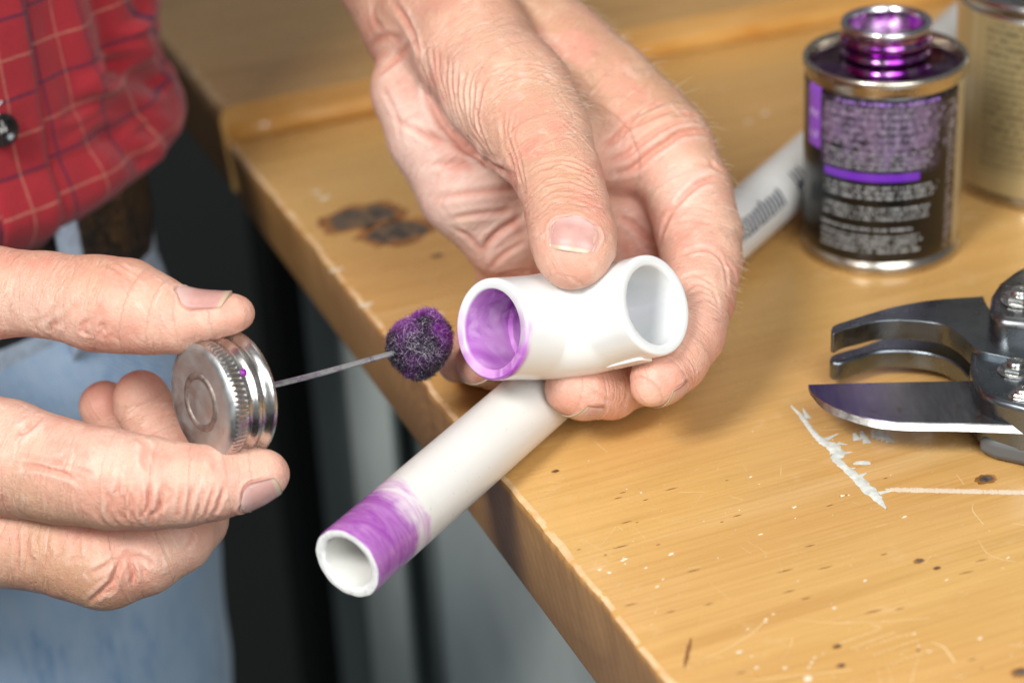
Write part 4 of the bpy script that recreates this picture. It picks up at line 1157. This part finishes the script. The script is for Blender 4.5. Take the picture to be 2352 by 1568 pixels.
# ---------------- right hand of the man (lower left in view), holding the cap
ALL = along(SL.v, CH); CH.clear()
F2 = Field([-215, -85, 535], [-55, 42, 665], VOX)
nt = nrm(np.array([0.02, 1.0, -.25]))
thumb = chain(F2, [(-420, 800, 615, 20), (-200, 720, 602, 17, .95), (-20, 672, 592, 12.6, .98), (110, 677, 585, 11.6, .98), (225, 697, 579, 12.6, 1), (290, 704, 576, 12.4, 1), (350, 722, 574, 10.9, .98), (410, 735, 572, 9.6, .90), (465, 729, 571, 9.0, .72), (512, 722, 570, 7.6, .72), (532, 722, 570, 6.0, .80)], 3, n=nt)
nix = nrm(np.array([.1, -1.0, -.6]))
index = chain(F2, [(-300, 1000, 610, 17), (-120, 1020, 596, 16.5), (20, 1050, 585, 15.4), (140, 1080, 577, 13.8), (250, 1098, 572, 13.3), (340, 1108, 570, 12.2), (420, 1112, 569, 10.8), (490, 1108, 569, 9.6), (550, 1100, 570, 8.4), (598, 1090, 570, 7.0), (618, 1086, 570, 5.0)], 2.5)
mid2 = chain(F2, [(-300, 1210, 618, 16), (-120, 1225, 606, 15), (40, 1232, 598, 14.2), (170, 1258, 593, 14.2), (240, 1275, 592, 14.4), (320, 1258, 592, 12.8), (400, 1222, 595, 11.2), (440, 1190, 602, 10), (415, 1110, 612, 9.2), (370, 1010, 618, 8.6), (328, 925, 618, 8.1), (322, 908, 617, 7.5)], 2.2)
rin2 = chain(F2, [(-300, 1180, 640, 14), (-60, 1190, 632, 12.5), (180, 1220, 628, 12), (300, 1180, 632, 9.5), (300, 1080, 636, 8.6), (258, 960, 632, 8.0), (240, 932, 630, 7.5)], 2.2)
palm2 = chain(F2, [(-420, 850, 625, 24), (-420, 1150, 628, 24)], 4)
palm2 = smin(palm2, chain(F2, [(-420, 1000, 640, 22), (-200, 1080, 640, 15), (-60, 1150, 636, 11)], 4), 10)
web2 = chain(F2, [(-220, 760, 603, 13), (-150, 860, 603, 12), (-110, 980, 600, 12)], 3)
hand2 = smin(palm2, web2, 10)
hand2 = join(F2, hand2, thumb, 9, (-200, 720, 602), 40)
hand2 = join(F2, hand2, index, 9, (-180, 1010, 600), 34)
hand2 = join(F2, hand2, mid2, 8, (-200, 1220, 612), 34)
hand2 = join(F2, hand2, rin2, 7, (-200, 1190, 636), 30)
v, q = to_mesh(F2, hand2, 'r'); v = relax(v, q, 3)
SR = Skin(v, q)
nl = [(K(500, 724, 570), K(532, 722, 570)-K(410, 733, 572), nrm(np.array([-.03, 1.0, -.42])), -9.5, 4.6, .95),
      (K(598, 1090, 570), K(618, 1086, 570)-K(490, 1108, 569), nrm(np.array([.12, -1.0, -.50])), -6.5, 5.0, .95)]
for a in nl:
    V, Fc, C_ = SR.nail(*a); nails_v.append(V); nails_f.append(Fc); nails_c.append(C_)
zi = lambda x, y: (.3662*x, 861.3+.3662*y)      # crop 0..1250, 1500..2500
z2 = lambda x, y: (.4028*x, 516.8+.4028*y)
SR.family([zi(560, 720), zi(590, 800), zi(600, 880), zi(680, 960)], [zi(1460, 680), zi(1430, 760), zi(1400, 840), zi(1360, 890)], 13, .30, .60, 1.5, 21, .08)
SR.family([zi(690, 680), zi(670, 770), zi(680, 860), zi(720, 940)], [zi(1040, 640), zi(1060, 720), zi(1030, 820), zi(960, 900)], 5, .34, .65, 1.5, 22)
SR.family([zi(20, 600), zi(200, 600), zi(400, 660), zi(560, 700)], [zi(60, 480), zi(250, 500), zi(450, 560), zi(640, 610)], 5, .22, .7, 6, 23, .4)
SR.crease([zi(870, 390), zi(910, 430), zi(900, 520), zi(940, 620)], .35, .8)
SR.crease([zi(1290, 470), zi(1330, 510), zi(1350, 600)], .22, .8)
SR.crease([zi(240, 260), zi(170, 330), zi(100, 360)], .7, 1.2)
SR.family([zi(30, 920), zi(40, 1100), zi(20, 1250)], [zi(600, 960), zi(640, 1080), zi(600, 1200)], 6, .16, .7, 8, 24, .4)
for p, d_ in (([zi(790, 1120), zi(820, 1180), zi(840, 1240), zi(830, 1320)], .55), ([zi(810, 1110), zi(880, 1180), zi(915, 1260)], .45), ([zi(850, 1110), zi(930, 1170), zi(960, 1210)], .4), ([zi(560, 1430), zi(620, 1370), zi(700, 1290), zi(740, 1200), zi(790, 1120)], .5),
              ([zi(640, 1380), zi(700, 1340), zi(730, 1260)], .35), ([zi(560, 1250), zi(660, 1200), zi(760, 1130)], .25), ([zi(1200, 980), zi(1200, 1040), zi(1170, 1090)], .25)):
    SR.crease(p, d_, .75)
SR.family([z2(630, 640), z2(620, 600), z2(640, 560)], [z2(130, 600), z2(130, 560), z2(160, 520)], 5, .25, .8, 6, 25)
SR.family([z2(630, 190), z2(700, 210), z2(780, 260), z2(900, 320)], [z2(560, 230), z2(640, 260), z2(720, 320), z2(800, 400)], 5, .12, .5, 4, 26, .3)
SR.crease([z2(20, 90), z2(60, 110), z2(120, 100)], .3, .9)
SR.family([z2(330, 640), z2(380, 560), z2(460, 500), z2(480, 430)], [z2(140, 620), z2(150, 520), z2(200, 470), z2(200, 400)], 3, .15, .8, 6, 27, .3)
SR.disp *= 1.30; v3 = SR.v; crR = SR.disp.copy()
SR.disp += .30*vnoise(v3, .05, 54) + .14*vnoise(v3, .15, 55) + .05*vnoise(v3, .42, 56)
SR.apply()

ALR = along(SR.v, CH)
# skin colour fields: r redness, g tan (back of the hand), b pale palm
def blobs(v, L):
    out = np.zeros((len(v), 4)); out[:, 3] = 1
    for ch, px, py, t_, r, wgt in L:
        d = np.linalg.norm(v-K(px, py, t_), axis=1)
        out[:, ch] += wgt*np.exp(-(d/r)**2)
    out[:, 0] += .22*vnoise(v, .08, 61)+.12*vnoise(v, .25, 62)
    out[:, 1] += .15*vnoise(v, .06, 63)
    return np.clip(out, 0, 1)
colL = blobs(SL.v, [(1, 1120, 40, 650, 24, 1), (1, 1230, 130, 640, 22, .9), (1, 1200, 260, 600, 17, .9), (1, 1290, 400, 588, 12, .9), (1, 1330, 480, 582, 8, .6), (1, 1420, 170, 645, 22, .9), (1, 1560, 280, 640, 16, .8), (1, 1680, 420, 640, 12, .9), (1, 1705, 600, 630, 11, .8), (1, 1690, 720, 615, 9, .6), (1, 880, 60, 670, 22, .7),
                    (2, 980, 400, 640, 24, .9), (2, 1080, 560, 645, 16, .6), (2, 900, 260, 645, 14, .6), (2, 1560, 420, 628, 10, .5), (2, 1200, 430, 620, 10, .4),
                    (0, 1180, 235, 600, 5, .8), (0, 1110, 60, 630, 9, .6), (0, 1300, 600, 576, 9, .45), (0, 1500, 880, 590, 9, .8), (0, 1330, 900, 600, 11, .8), (0, 1440, 330, 630, 7, .6), (0, 1480, 560, 640, 13, .7), (0, 1440, 450, 640, 9, .5), (0, 1580, 600, 615, 9, .35), (0, 1600, 800, 600, 12, .4), (0, 1100, 610, 650, 9, .4), (0, 1090, 850, 620, 10, .5), (0, 1380, 520, 580, 6, .4)])
colR = blobs(SR.v, [(1, 180, 620, 570, 14, .6), (1, 40, 600, 575, 16, .6), (1, 280, 610, 568, 9, .5), (1, 60, 1180, 570, 18, .7), (1, 270, 1190, 560, 12, .7), (1, 120, 1380, 590, 22, .9), (1, 260, 1390, 585, 14, .7),
                    (2, 100, 740, 578, 16, .5), (2, 250, 1010, 562, 14, .4), (2, 30, 960, 580, 14, .3),
                    (0, 330, 880, 612, 8, .8), (0, 240, 910, 626, 8, .9), (0, 470, 760, 566, 9, .5), (0, 540, 1080, 563, 10, .5), (0, 300, 1150, 560, 9, .5), (0, 160, 1110, 562, 9, .3), (0, 330, 1340, 585, 9, .5), (0, 360, 780, 570, 8, .3), (0, 400, 1230, 585, 8, .5)])

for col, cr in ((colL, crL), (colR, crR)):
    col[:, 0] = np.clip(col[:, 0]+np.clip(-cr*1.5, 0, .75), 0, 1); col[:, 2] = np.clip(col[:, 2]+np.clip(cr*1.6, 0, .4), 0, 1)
t = NT('skin'); ob = t.coord(); a = t.attr('tone')
at_ = t.n('ShaderNodeAttribute'); at_.attribute_name = 'tone'
sx = t.sep(ob); cmb = t.n('ShaderNodeCombineXYZ')
t.l(t.math('MULTIPLY', at_.outputs['Alpha'], 620), cmb.inputs[0]); t.l(t.math('MULTIPLY', t.math('ADD', sx[0], t.math('MULTIPLY', sx[2], .6)), 150), cmb.inputs[1]); t.l(t.math('MULTIPLY', t.math('SUBTRACT', sx[1], t.math('MULTIPLY', sx[2], .5)), 150), cmb.inputs[2])
lin = t.noise(cmb.outputs[0], 1.0, 3, .6, .9)
c = t.mix(a[1], (.68, .405, .300), (.52, .290, .180))
c = t.mix(a[2], c, (.74, .515, .43))
c = t.mix(t.math('MULTIPLY', a[0], .64), c, (.66, .265, .20))
blo = t.noise(ob, 48, 4, .6)
c = t.mix(t.ramp(blo, [(.33, .80), (.48, 0)]), c, (.62, .27, .20))
c = t.mix(t.ramp(blo, [(.56, 0), (.72, .40)]), c, (.74, .53, .38))
c = t.mix(t.ramp(lin, [(.58, 0), (.74, .36)]), c, (.84, .67, .56))
c = t.mix(t.ramp(lin, [(.24, .22), (.40, 0)]), c, (.50, .20, .14))
mott = t.noise(ob, 110, 4, .65)
c = t.mix(t.ramp(mott, [(.33, .26), (.47, 0)]), c, (.58, .24, .18))
c = t.mix(t.ramp(mott, [(.56, 0), (.76, .30)]), c, (.82, .63, .52))
cell = t.voro(ob, 620, 'DISTANCE_TO_EDGE'); cell2 = t.voro(t.coord('Object', (1, 1, 1), (.4, .9, .2)), 1300, 'DISTANCE_TO_EDGE')
dry = t.math('MULTIPLY', t.ramp(t.voro(t.coord('Object', (1, 1.6, .7), (.5, .3, .1)), 430, 'DISTANCE_TO_EDGE'), [(.0, .8), (.035, 0)]), t.ramp(t.noise(ob, 75, 3, .6), [(.52, 0), (.70, .28)]))
c = t.mix(dry, c, (.84, .70, .60))
rr_ = t.ramp(t.noise(ob, 170, 3, .6), [(.3, .42), (.7, .60)])
b1 = t.bump(t.ramp(cell, [(0, 0), (.16, 1)]), .24, .00022)
b2 = t.bump(t.ramp(cell2, [(0, 0), (.3, 1)]), .25, .00012, b1)
wrk = t.noise(t.coord('Object', (1, .55, 1.5), (.3, .5, -.6)), 300, 5, .68, 1.2)
b3 = t.bump(wrk, .20, .0005, b2)
b4 = t.bump(lin, .60, .0008, b3)
t.set(c, rr_, Subsurface_Weight=.24, Subsurface_Radius=(.0030, .0010, .0005), Subsurface_Scale=1.0, Specular_IOR_Level=.40)
M_skin = t.m
t = NT('fingernail'); ob = t.coord(); a = t.attr('tone')
bodyc = t.mix(t.ramp(t.noise(ob, 220, 3), [(.35, 0), (.7, 1)]), (.52, .285, .25), (.60, .36, .31))
free = t.ramp(a[1], [(.86, 0), (.91, 1)]); lun = t.ramp(a[1], [(.05, .7), (.34, 0)])
c = t.mix(lun, bodyc, (.70, .50, .46)); c = t.mix(free, c, (.54, .42, .30))
ridg = t.n('ShaderNodeTexWave'); ridg.bands_direction = 'X'; cm = t.n('ShaderNodeCombineXYZ'); t.l(a[0], cm.inputs[0]); t.l(cm.outputs[0], ridg.inputs[0])
ridg.inputs['Scale'].default_value = 9; ridg.inputs['Distortion'].default_value = 1
t.bump(ridg.outputs['Fac'], .10, .0002)
t.set(c, .26, Subsurface_Weight=.2, Subsurface_Radius=(.002, .001, .0007), Coat_Weight=.2, Coat_Roughness=.2)
M_nail = t.m

# ---- the man
TA, TB = .166, .112; _q = P(346, 463, .765); ZO = float(_q[2]); TC = np.array([_q[0]-TA-.002, _q[1], 0]); SH = np.array([TC[0]+.295, TC[1]-.70, ZO])
person = empty('person', (TC[0], TC[1], -.9), 'man in red checked shirt and jeans holding the metal cap and white elbow', 'person')
Vs, Fs, Cs, Ms = [], [], [], []; off = 0
def addpart(Vw, Fc, Cc, mi):
    global off
    Vs.append(Vw); Cs.append(Cc)
    Fs.extend([tuple(int(x)+off for x in f) for f in Fc]); Ms.extend([mi]*len(Fc)); off += len(Vw)
colL = np.column_stack([colL[:, :3], ALL*.001]); colR = np.column_stack([colR[:, :3], ALR*.001])
addpart(cam2world(SL.v), SL.q, colL, 0)
addpart(cam2world(SR.v), SR.q, colR, 0)
for V, Fc, C_ in zip(nails_v, nails_f, nails_c):
    cc = np.ones((len(V), 4)); cc[:, 0] = C_[:, 0]*.5+.5; cc[:, 1] = C_[:, 1]; cc[:, 2] = 0
    addpart(cam2world(V), Fc, cc, 1)
def limb(pts, rad):
    m = MB(); sp_ = spline(pts, 24); rs_ = [float(x[0]) for x in spline([[r] for r in rad], 24)]
    m.tube(sp_, rs_, 32); cc = np.zeros((len(m.v), 4)); cc[:, 3] = 1; cc[:, 1] = .7
    addpart(np.array(m.v), m.f, cc, 0)
limb([P(880, -215, .709), P(560, -700, .76), SH+np.array((-.165, .80, .285)), SH+np.array((-.175, .78, .40)), SH+np.array((-.20, .73, .50))], [.0225, .036, .043, .045, .05])
limb([P(-420, 960, .625), P(-800, 900, .64), SH+np.array((-.40, .60, .07)), SH+np.array((-.44, .69, .25)), SH+np.array((-.40, .72, .50))], [.021, .030, .042, .045, .05])
limb([SH+np.array(p_) for p_ in [(-.295, .70, -.3), (-.295, .70, .1), (-.30, .71, .35), (-.30, .72, .53), (-.30, .71, .62)]], [.10, .09, .11, .10, .05])
me = bpy.data.meshes.new('body'); Vall = np.concatenate(Vs)
me.from_pydata(Vall.tolist(), [], Fs); me.update()
o = bpy.data.objects.new('body', me); scn.collection.objects.link(o)
me.materials.append(M_skin); me.materials.append(M_nail)
me.polygons.foreach_set('material_index', Ms); me.polygons.foreach_set('use_smooth', [True]*len(me.polygons))
ca = me.color_attributes.new('tone', 'FLOAT_COLOR', 'POINT'); ca.data.foreach_set('color', np.concatenate(Cs).ravel())
bpy.context.view_layer.update(); o.parent = person; o.matrix_parent_inverse = person.matrix_world.inverted()
BODY = o

# ---------------- clothing
def ring_pt(phi, z, dr=0, a=TA, b=TB):
    """point on the waist ellipse; phi in degrees, 0 = right, -90 = towards the camera"""
    f = math.radians(phi); p = np.array([TC[0]+a*math.cos(f), TC[1]+b*math.sin(f), z+ZO])
    n = nrm(np.array([math.cos(f)/a, math.sin(f)/b, 0])); return p+n*dr
def find_ring(px, py, dr=0):
    best = None
    for phi in np.arange(-75, 20, .5):
        for z in np.arange(-.03, .10, .002):
            q = ring_pt(phi, z, dr); x, y = pix(q); d = (x-px)**2+(y-py)**2
            if best is None or d < best[0]: best = (d, phi, z)
    return best[1], best[2]
def gauss(x, w): return math.exp(-(x/w)**2)
def shirt_dr(phi, z):
    hem = .022+.003*math.sin(math.radians(phi*3))
    d = .0075
    if z < hem+.022:                       # blousing over the belt
        f = max(0, (hem+.022-z)/.028); d += .0035*math.sin(min(1, f)*math.pi) - .010*max(0, f-.45)**2*3
    bl = gauss(phi-2, 16)
    d += bl*.0070*gauss(z-.036, .017) + bl*.0065*min(1, max(0, (z-.050)/.02))
    # deep folds
    def fold(p0, z0, p1, z1, dep, w):
        v = np.array([p1-p0, (z1-z0)*1400.0]); q = np.array([phi-p0, (z-z0)*1400.0])
        h = min(1, max(0, (q @ v)/(v @ v))); dist = np.linalg.norm(q-v*h)
        return -dep*math.exp(-(dist/w)**2)+dep*.5*math.exp(-((dist-2*w)/w)**2)
    d += fold(-19, .115, -15, .062, .0045, 3.2)+fold(-15, .062, -4, .047, .0035, 3.0)+fold(-9, .12, -9, .075, .003, 3.0)
    d += fold(-2, .06, 6, .045, .002, 2.5)+fold(-26, .10, -24, .055, .0012, 2.5)+fold(-21, .045, -14, .028, .0014, 2.2)+fold(-12, .038, -6, .026, .0014, 2)
    q = np.array([[phi*.0028, z, .3]])
    d += .0011*vnoise(q, 55, 71)[0]+.0004*vnoise(q, 160, 72)[0]
    return d
NP, NZ = 420, 190
phis = np.linspace(-100, 80, NP); zs = np.concatenate([np.linspace(.004, .12, 150), np.linspace(.125, .50, NZ-150)])
grid = np.zeros((NZ, NP, 3)); uvg = np.zeros((NZ, NP, 2))
arc = np.concatenate([[0], np.cumsum([np.linalg.norm(ring_pt(a, 0)-ring_pt(b, 0)) for a, b in zip(phis[:-1], phis[1:])])])
for i, z in enumerate(zs):
    up_ = max(0, z-.12); aa = TA+up_*.16; bb = TB+up_*.05
    for j, ph in enumerate(phis):
        dr = shirt_dr(ph, min(z, .125))
        grid[i, j] = ring_pt(ph, z, dr, aa, bb)
        sl_ = dr*.55
        uvg[i, j] = (arc[j]+.35*z*gauss(ph+14, 14)-.1*dr, z-.10*dr+.0)
def grid_mesh(name, G, th, mat, parent, UV=None):
    """surface G (rows, cols, 3) given real thickness th towards the inside"""
    n0, n1 = G.shape[:2]
    du = np.gradient(G, axis=1); dv = np.gradient(G, axis=0); nn_ = np.cross(du, dv); nn_ /= np.linalg.norm(nn_, axis=2)[..., None]+1e-12
    I = G-nn_*th; V = np.concatenate([G.reshape(-1, 3), I.reshape(-1, 3)]); N = n0*n1; Fc = []
    idx = np.arange(N).reshape(n0, n1)
    a = idx[:-1, :-1].ravel(); b = idx[:-1, 1:].ravel(); c = idx[1:, 1:].ravel(); d = idx[1:, :-1].ravel()
    Fc = np.concatenate([np.stack([a, b, c, d], 1), np.stack([a, d, c, b], 1)+N]).tolist()
    per = [idx[0, j] for j in range(n1)]+[idx[i, -1] for i in range(1, n0)]+[idx[-1, j] for j in range(n1-2, -1, -1)]+[idx[i, 0] for i in range(n0-2, 0, -1)]
    for x, y in zip(per, per[1:]+per[:1]): Fc.append((x, x+N, y+N, y))
    me = bpy.data.meshes.new(name); me.from_pydata(V.tolist(), [], [tuple(map(int, f)) for f in Fc]); me.update()
    if UV is not None:
        u2 = np.concatenate([UV.reshape(-1, 2)]*2); uvl = me.uv_layers.new(name='UVMap')
        li = np.empty(len(me.loops), int); me.loops.foreach_get('vertex_index', li); uvl.data.foreach_set('uv', u2[li].ravel())
    me.polygons.foreach_set('use_smooth', [True]*len(me.polygons)); me.materials.append(mat)
    o = bpy.data.objects.new(name, me); scn.collection.objects.link(o)
    bpy.context.view_layer.update(); o.parent = parent; o.matrix_parent_inverse = parent.matrix_world.inverted(); return o
t = NT('red_flannel'); uvn = t.n('ShaderNodeUVMap'); wob = t.n('ShaderNodeTexNoise'); t.l(uvn.outputs[0], wob.inputs['Vector']); wob.inputs['Scale'].default_value = 60
off_ = t.n('ShaderNodeVectorMath'); off_.operation = 'MULTIPLY_ADD'; t.l(wob.outputs['Color'], off_.inputs[0]); off_.inputs[1].default_value = (.0012, .0012, 0); t.l(uvn.outputs[0], off_.inputs[2])
sp = t.sep(off_.outputs[0])
def lines_(v, period, phase, wd):
    f = t.math('FRACT', t.math('DIVIDE', t.math('ADD', v, phase), period))
    d = t.math('ABSOLUTE', t.math('SUBTRACT', f, .5))
    return t.math('SUBTRACT', 1.0, t.math('MULTIPLY', t.math('SUBTRACT', d, wd/period*.5), period*3000, True), True)
thread = t.ramp(t.noise(t.coord('UV', (1, 1, 1)), 900, 2, .6), [(.3, .45), (.6, 1)])
c0 = t.mix(t.ramp(t.noise(t.coord('UV'), 1500, 3, .7), [(.3, 0), (.7, 1)]), (.24, .010, .018), (.37, .024, .034))
u0, _z = find_ring(45, 240, .0075); ju = np.interp(u0, phis, arc)
PERU, PERV = .0300, .0250
c = t.mix(t.math('MULTIPLY', lines_(sp[0], PERU, -ju+PERU*.0, .00055), t.math('MULTIPLY', thread, .0)), c0, (.1, .1, .1))
lb = lines_(sp[0], PERU, PERU*.5-ju, .0004); ld = lines_(sp[0], PERU, PERU*.5-ju-PERU*.5, .0008)
hb = lines_(sp[1], PERV, .0060, .0004); hd = lines_(sp[1], PERV, .0060+PERV*.5, .0007)
dark_ = t.math('MULTIPLY', t.math('MAXIMUM', ld, hd), t.math('MULTIPLY', thread, .92))
pale_ = t.math('MULTIPLY', t.math('MAXIMUM', lb, hb), t.math('MULTIPLY', thread, .45))
c = t.mix(dark_, c0, (.035, .012, .045)); c = t.mix(pale_, c, (.55, .30, .20))
t.set(c, .85, Sheen_Weight=.15, Sheen_Roughness=.5, Specular_IOR_Level=.2)
t.bump(t.noise(t.coord('UV'), 1100, 3, .7), .8, .0007); t.bump(t.noise(t.coord('UV'), 260, 3, .6), .25, .0008, t.b.inputs['Normal'].links[0].from_socket)
M_shirt = t.m
shirt = grid_mesh('shirt', grid, .0012, M_shirt, person, uvg)
# back half and sleeves (beyond the frame) belong to the same shirt but are their own panels
ph2 = np.linspace(80, 260, 60); z2_ = np.linspace(.004, .50, 30)
g2 = np.array([[ring_pt(p_, z_, .008, TA+max(0, z_-.12)*.16, TB+max(0, z_-.12)*.05) for p_ in ph2] for z_ in z2_])
grid_mesh('shirt_back', g2, .0012, M_shirt, person, np.stack(np.meshgrid(ph2*.0025, z2_), -1))
for nm, pts, rad in (('sleeve', [(-.172, .79, .33), (-.178, .78, .40), (-.20, .74, .49), (-.25, .71, .53)], [.057, .060, .066, .06]), ('sleeve', [(-.418, .64, .155), (-.435, .685, .25), (-.42, .71, .40), (-.37, .71, .52)], [.054, .060, .066, .06])):
    m = MB(); pp = spline([SH+np.array(p_) for p_ in pts], 24); m.tube(pp, [float(x[0]) for x in spline([[r] for r in rad], 24)], 40)
    m.build(nm, simple('red_flannel_plain', (.5, .03, .045), .85), person)
# placket: a raised strip along the left edge of the view, with its button
pe_, _ = find_ring(92, 250, .008)
pl = [j for j in range(NP) if pe_-9 < phis[j] < pe_]
G3 = grid[:, pl[0]:pl[-1]+1].copy(); du = np.gradient(G3, axis=1); dv = np.gradient(G3, axis=0); n3 = np.cross(du, dv); n3 /= np.linalg.norm(n3, axis=2)[..., None]
edge_ = np.minimum(1, np.minimum(np.arange(G3.shape[1]), np.arange(G3.shape[1])[::-1])/2.0)[None, :, None]
keep = zs < .3
G3 = (G3+n3*(.0009+.0006*edge_))[keep]; U3 = uvg[:, pl[0]:pl[-1]+1][keep].copy(); U3[..., 0] += .0032; U3[..., 1] += .0015
grid_mesh('placket', G3, .0014, M_shirt, person, U3)
stc = MB(); 
bp, bz = find_ring(4, 302, .010); q0 = ring_pt(bp, bz, .0105); bn = nrm(ring_pt(bp, bz, .01)-ring_pt(bp, bz, 0))
M_btn = simple('black_button', (.008, .008, .009), .2, Coat_Weight=.4)
m = MB(); m.lathe([(.0001, .0012), (.0030, .0012), (.0036, .0020), (.0044, .0024), (.0051, .0022), (.0054, .0014), (.0050, .0002), (.0001, .0)], q0, bn, 48)
bo = m.build('button', M_btn, person)
m = MB(); bu = nrm(np.cross(bn, [0, 0, 1.0])); bw = np.cross(bn, bu)
for s_ in (-1, 1): m.tube([q0+bn*.0008+bu*s_*.0010-bw*.001, q0+bn*.0020+bu*s_*.0006, q0+bn*.0008+bu*s_*.0010+bw*.001], .0004, 6)
m.tube([q0+bn*.001, q0+bn*.0018-bw*.002, q0-bw*.0075+bn*.001+bu*.001, q0-bw*.0095+bn*.002-bu*.001], .0003, 6)
m.build('button_thread', simple('grey_thread', (.5, .5, .48), .8), bo)
# belt
def band_mesh(p0, p1, z0f, z1f, dr, th, name, mat, parent, nph=160, nz=14, edge=.0012, amp=.0):
    ph = np.linspace(p0, p1, nph); G = np.zeros((nz, nph, 3)); U = np.zeros((nz, nph, 2))
    for i in range(nz):
        f = i/(nz-1); e = 1-abs(2*f-1)**8
        for j, p_ in enumerate(ph):
            z = z0f+(z1f-z0f)*f; G[i, j] = ring_pt(p_, z+.0015*math.sin(math.radians(p_*2)), dr-(1-e)*edge+amp*vnoise(np.array([[p_*.003, z, 0]]), 60, 81)[0]); U[i, j] = (p_*.0027, z)
    return grid_mesh(name, G, th, mat, parent, U)
t = NT('tooled_leather'); ob = t.coord()
n1 = t.noise(ob, 190, 4, .7, 1.2); n2 = t.noise(ob, 60, 3, .6)
c = t.mix(t.ramp(n1, [(.46, 0), (.58, 1)]), (.005, .005, .006), (.085, .045, .018))
c = t.mix(t.ramp(n2, [(.4, .8), (.6, 0)]), c, (.008, .008, .009))
t.set(c, .38); t.bump(n1, .9, .0012); M_belt = t.m
band_mesh(-100, 90, -.0175, .0225, .0012, .0032, 'belt', M_belt, person, amp=.0006)
# jeans
t = NT('washed_denim'); ob = t.coord()
tw = t.n('ShaderNodeTexWave'); t.l(t.coord('Object', (1, 1, 1), (.3, .6, .2)), tw.inputs[0]); tw.inputs['Scale'].default_value = 420; tw.inputs['Distortion'].default_value = 2.5; tw.inputs['Detail'].default_value = 2
fad = t.noise(ob, 14, 4, .6); fine = t.noise(t.coord('Object', (1, 1, .22)), 420, 4, .75)
c = t.ramp(fad, [(.3, (.12, .22, .38)), (.5, (.20, .33, .50)), (.7, (.38, .52, .68))])
c = t.mix(t.ramp(t.noise(t.coord('Object', (1, 1, .35)), 55, 4, .7), [(.45, 0), (.65, .5)]), c, (.46, .56, .66))
c = t.mix(t.ramp(fine, [(.38, 0), (.66, .8)]), c, (.40, .50, .62))
c = t.mix(t.math('MULTIPLY', tw.outputs['Fac'], .40), c, (.06, .11, .22))
t.set(c, .9, Sheen_Weight=.2, Specular_IOR_Level=.2); t.bump(fine, .5, .0005); M_denim = t.m
M_denim2 = simple('pale_denim', (.34, .41, .50), .9, 0, 300, .25, .4)
class WF(Field): pass
Fj = Field([-520, 540, -520], [-60, 880, 10], 3.2)
def wcone(D, a, ra, b, rb, k, n=None, fa=1, fb=1): cone(Fj, D, np.array(a, float), ra, np.array(b, float), rb, k, n, fa, fb)
D = np.full(Fj.n, 40.0, np.float32)
ny = np.array([0, 1.0, 0])
wcone(D, (-295, 700, 20), 162, (-297, 705, -90), 168, 10, ny, .68, .66)
wcone(D, (-207, 690, -95), 92, (-219, 672, -300), 93, 30); wcone(D, (-219, 672, -300), 93, (-232, 680, -560), 78, 20)
wcone(D, (-392, 690, -95), 92, (-400, 672, -300), 90, 30); wcone(D, (-400, 672, -300), 90, (-398, 680, -560), 78, 20)
D[:, :, -4:] = np.maximum(D[:, :, -4:], 3)
v, q = to_mesh(Fj, D, 'j'); n_ = vnormals(v, q)
if np.sum(np.cross(v[q[:, 0]], v[q[:, 1]])*v[q[:, 2]]) < 0: q = q[:, ::-1]; n_ = -n_
v = v+n_*(3.0*vnoise(v*np.array([1, 1, .6]), .018, 91)+1.4*vnoise(v, .05, 92))[:, None]
part('jeans', v*.001+SH, q.tolist(), M_denim, person)
jo = [x for x in bpy.data.objects if x.name == 'jeans'][0]
band_mesh(-100, 90, -.030, .010, .0005, .003, 'waistband', M_denim2, jo)
# belt loop over the belt
lp, lz = find_ring(190, 520, .006); lp -= 2.6
G = []
for i in range(30):
    f = i/29; z = .026-.062*f; dr = .0046+.0012*math.sin(f*math.pi)-(.005*max(0, (f-.85)/.15)); row = []
    for j in range(9):
        g_ = (j/8-.5); row.append(ring_pt(lp+g_*4.3, z, dr+.0006*(1-(2*g_)**4)))
    G.append(row)
grid_mesh('belt_loop', np.array(G)[::-1], .0012, M_denim2, jo)
# fine hairs on the back of the hand and forearm
rh = np.random.RandomState(9); mwv = cam2world(SL.v); nw = SL.n[:, 0:1]*RT+SL.n[:, 1:2]*UP+SL.n[:, 2:3]*FW
px_ = 1176+FP*SL.v[:, 0]/SL.v[:, 2]; py_ = 784-FP*SL.v[:, 1]/SL.v[:, 2]
cand = np.where(((px_ > 1180+.35*py_) & (py_ < 330) & (px_ > 1230)) | ((px_ > 1640) & (py_ > 300) & (py_ < 720)))[0]
cand = rh.choice(cand, 430, replace=False); m = MB()
for i in cand:
    p0 = mwv[i]; nn_ = nw[i]; g = nrm(np.array([.55, -.25, -.35])+rh.normal(0, .25, 3)); L = rh.uniform(.0018, .0048)*(1 if py_[i] < 300 else .5)
    m.tube([p0-nn_*.0002, p0+(nn_*.5+g*.5)*L*.5, p0+(nn_*.55+g*1.1)*L], [.00007, .00006, .00002], 3, False)
hm = m.build('hand_hair', simple('fair_hair', (.55, .43, .32), .35), person); tag(hm, kind='stuff')
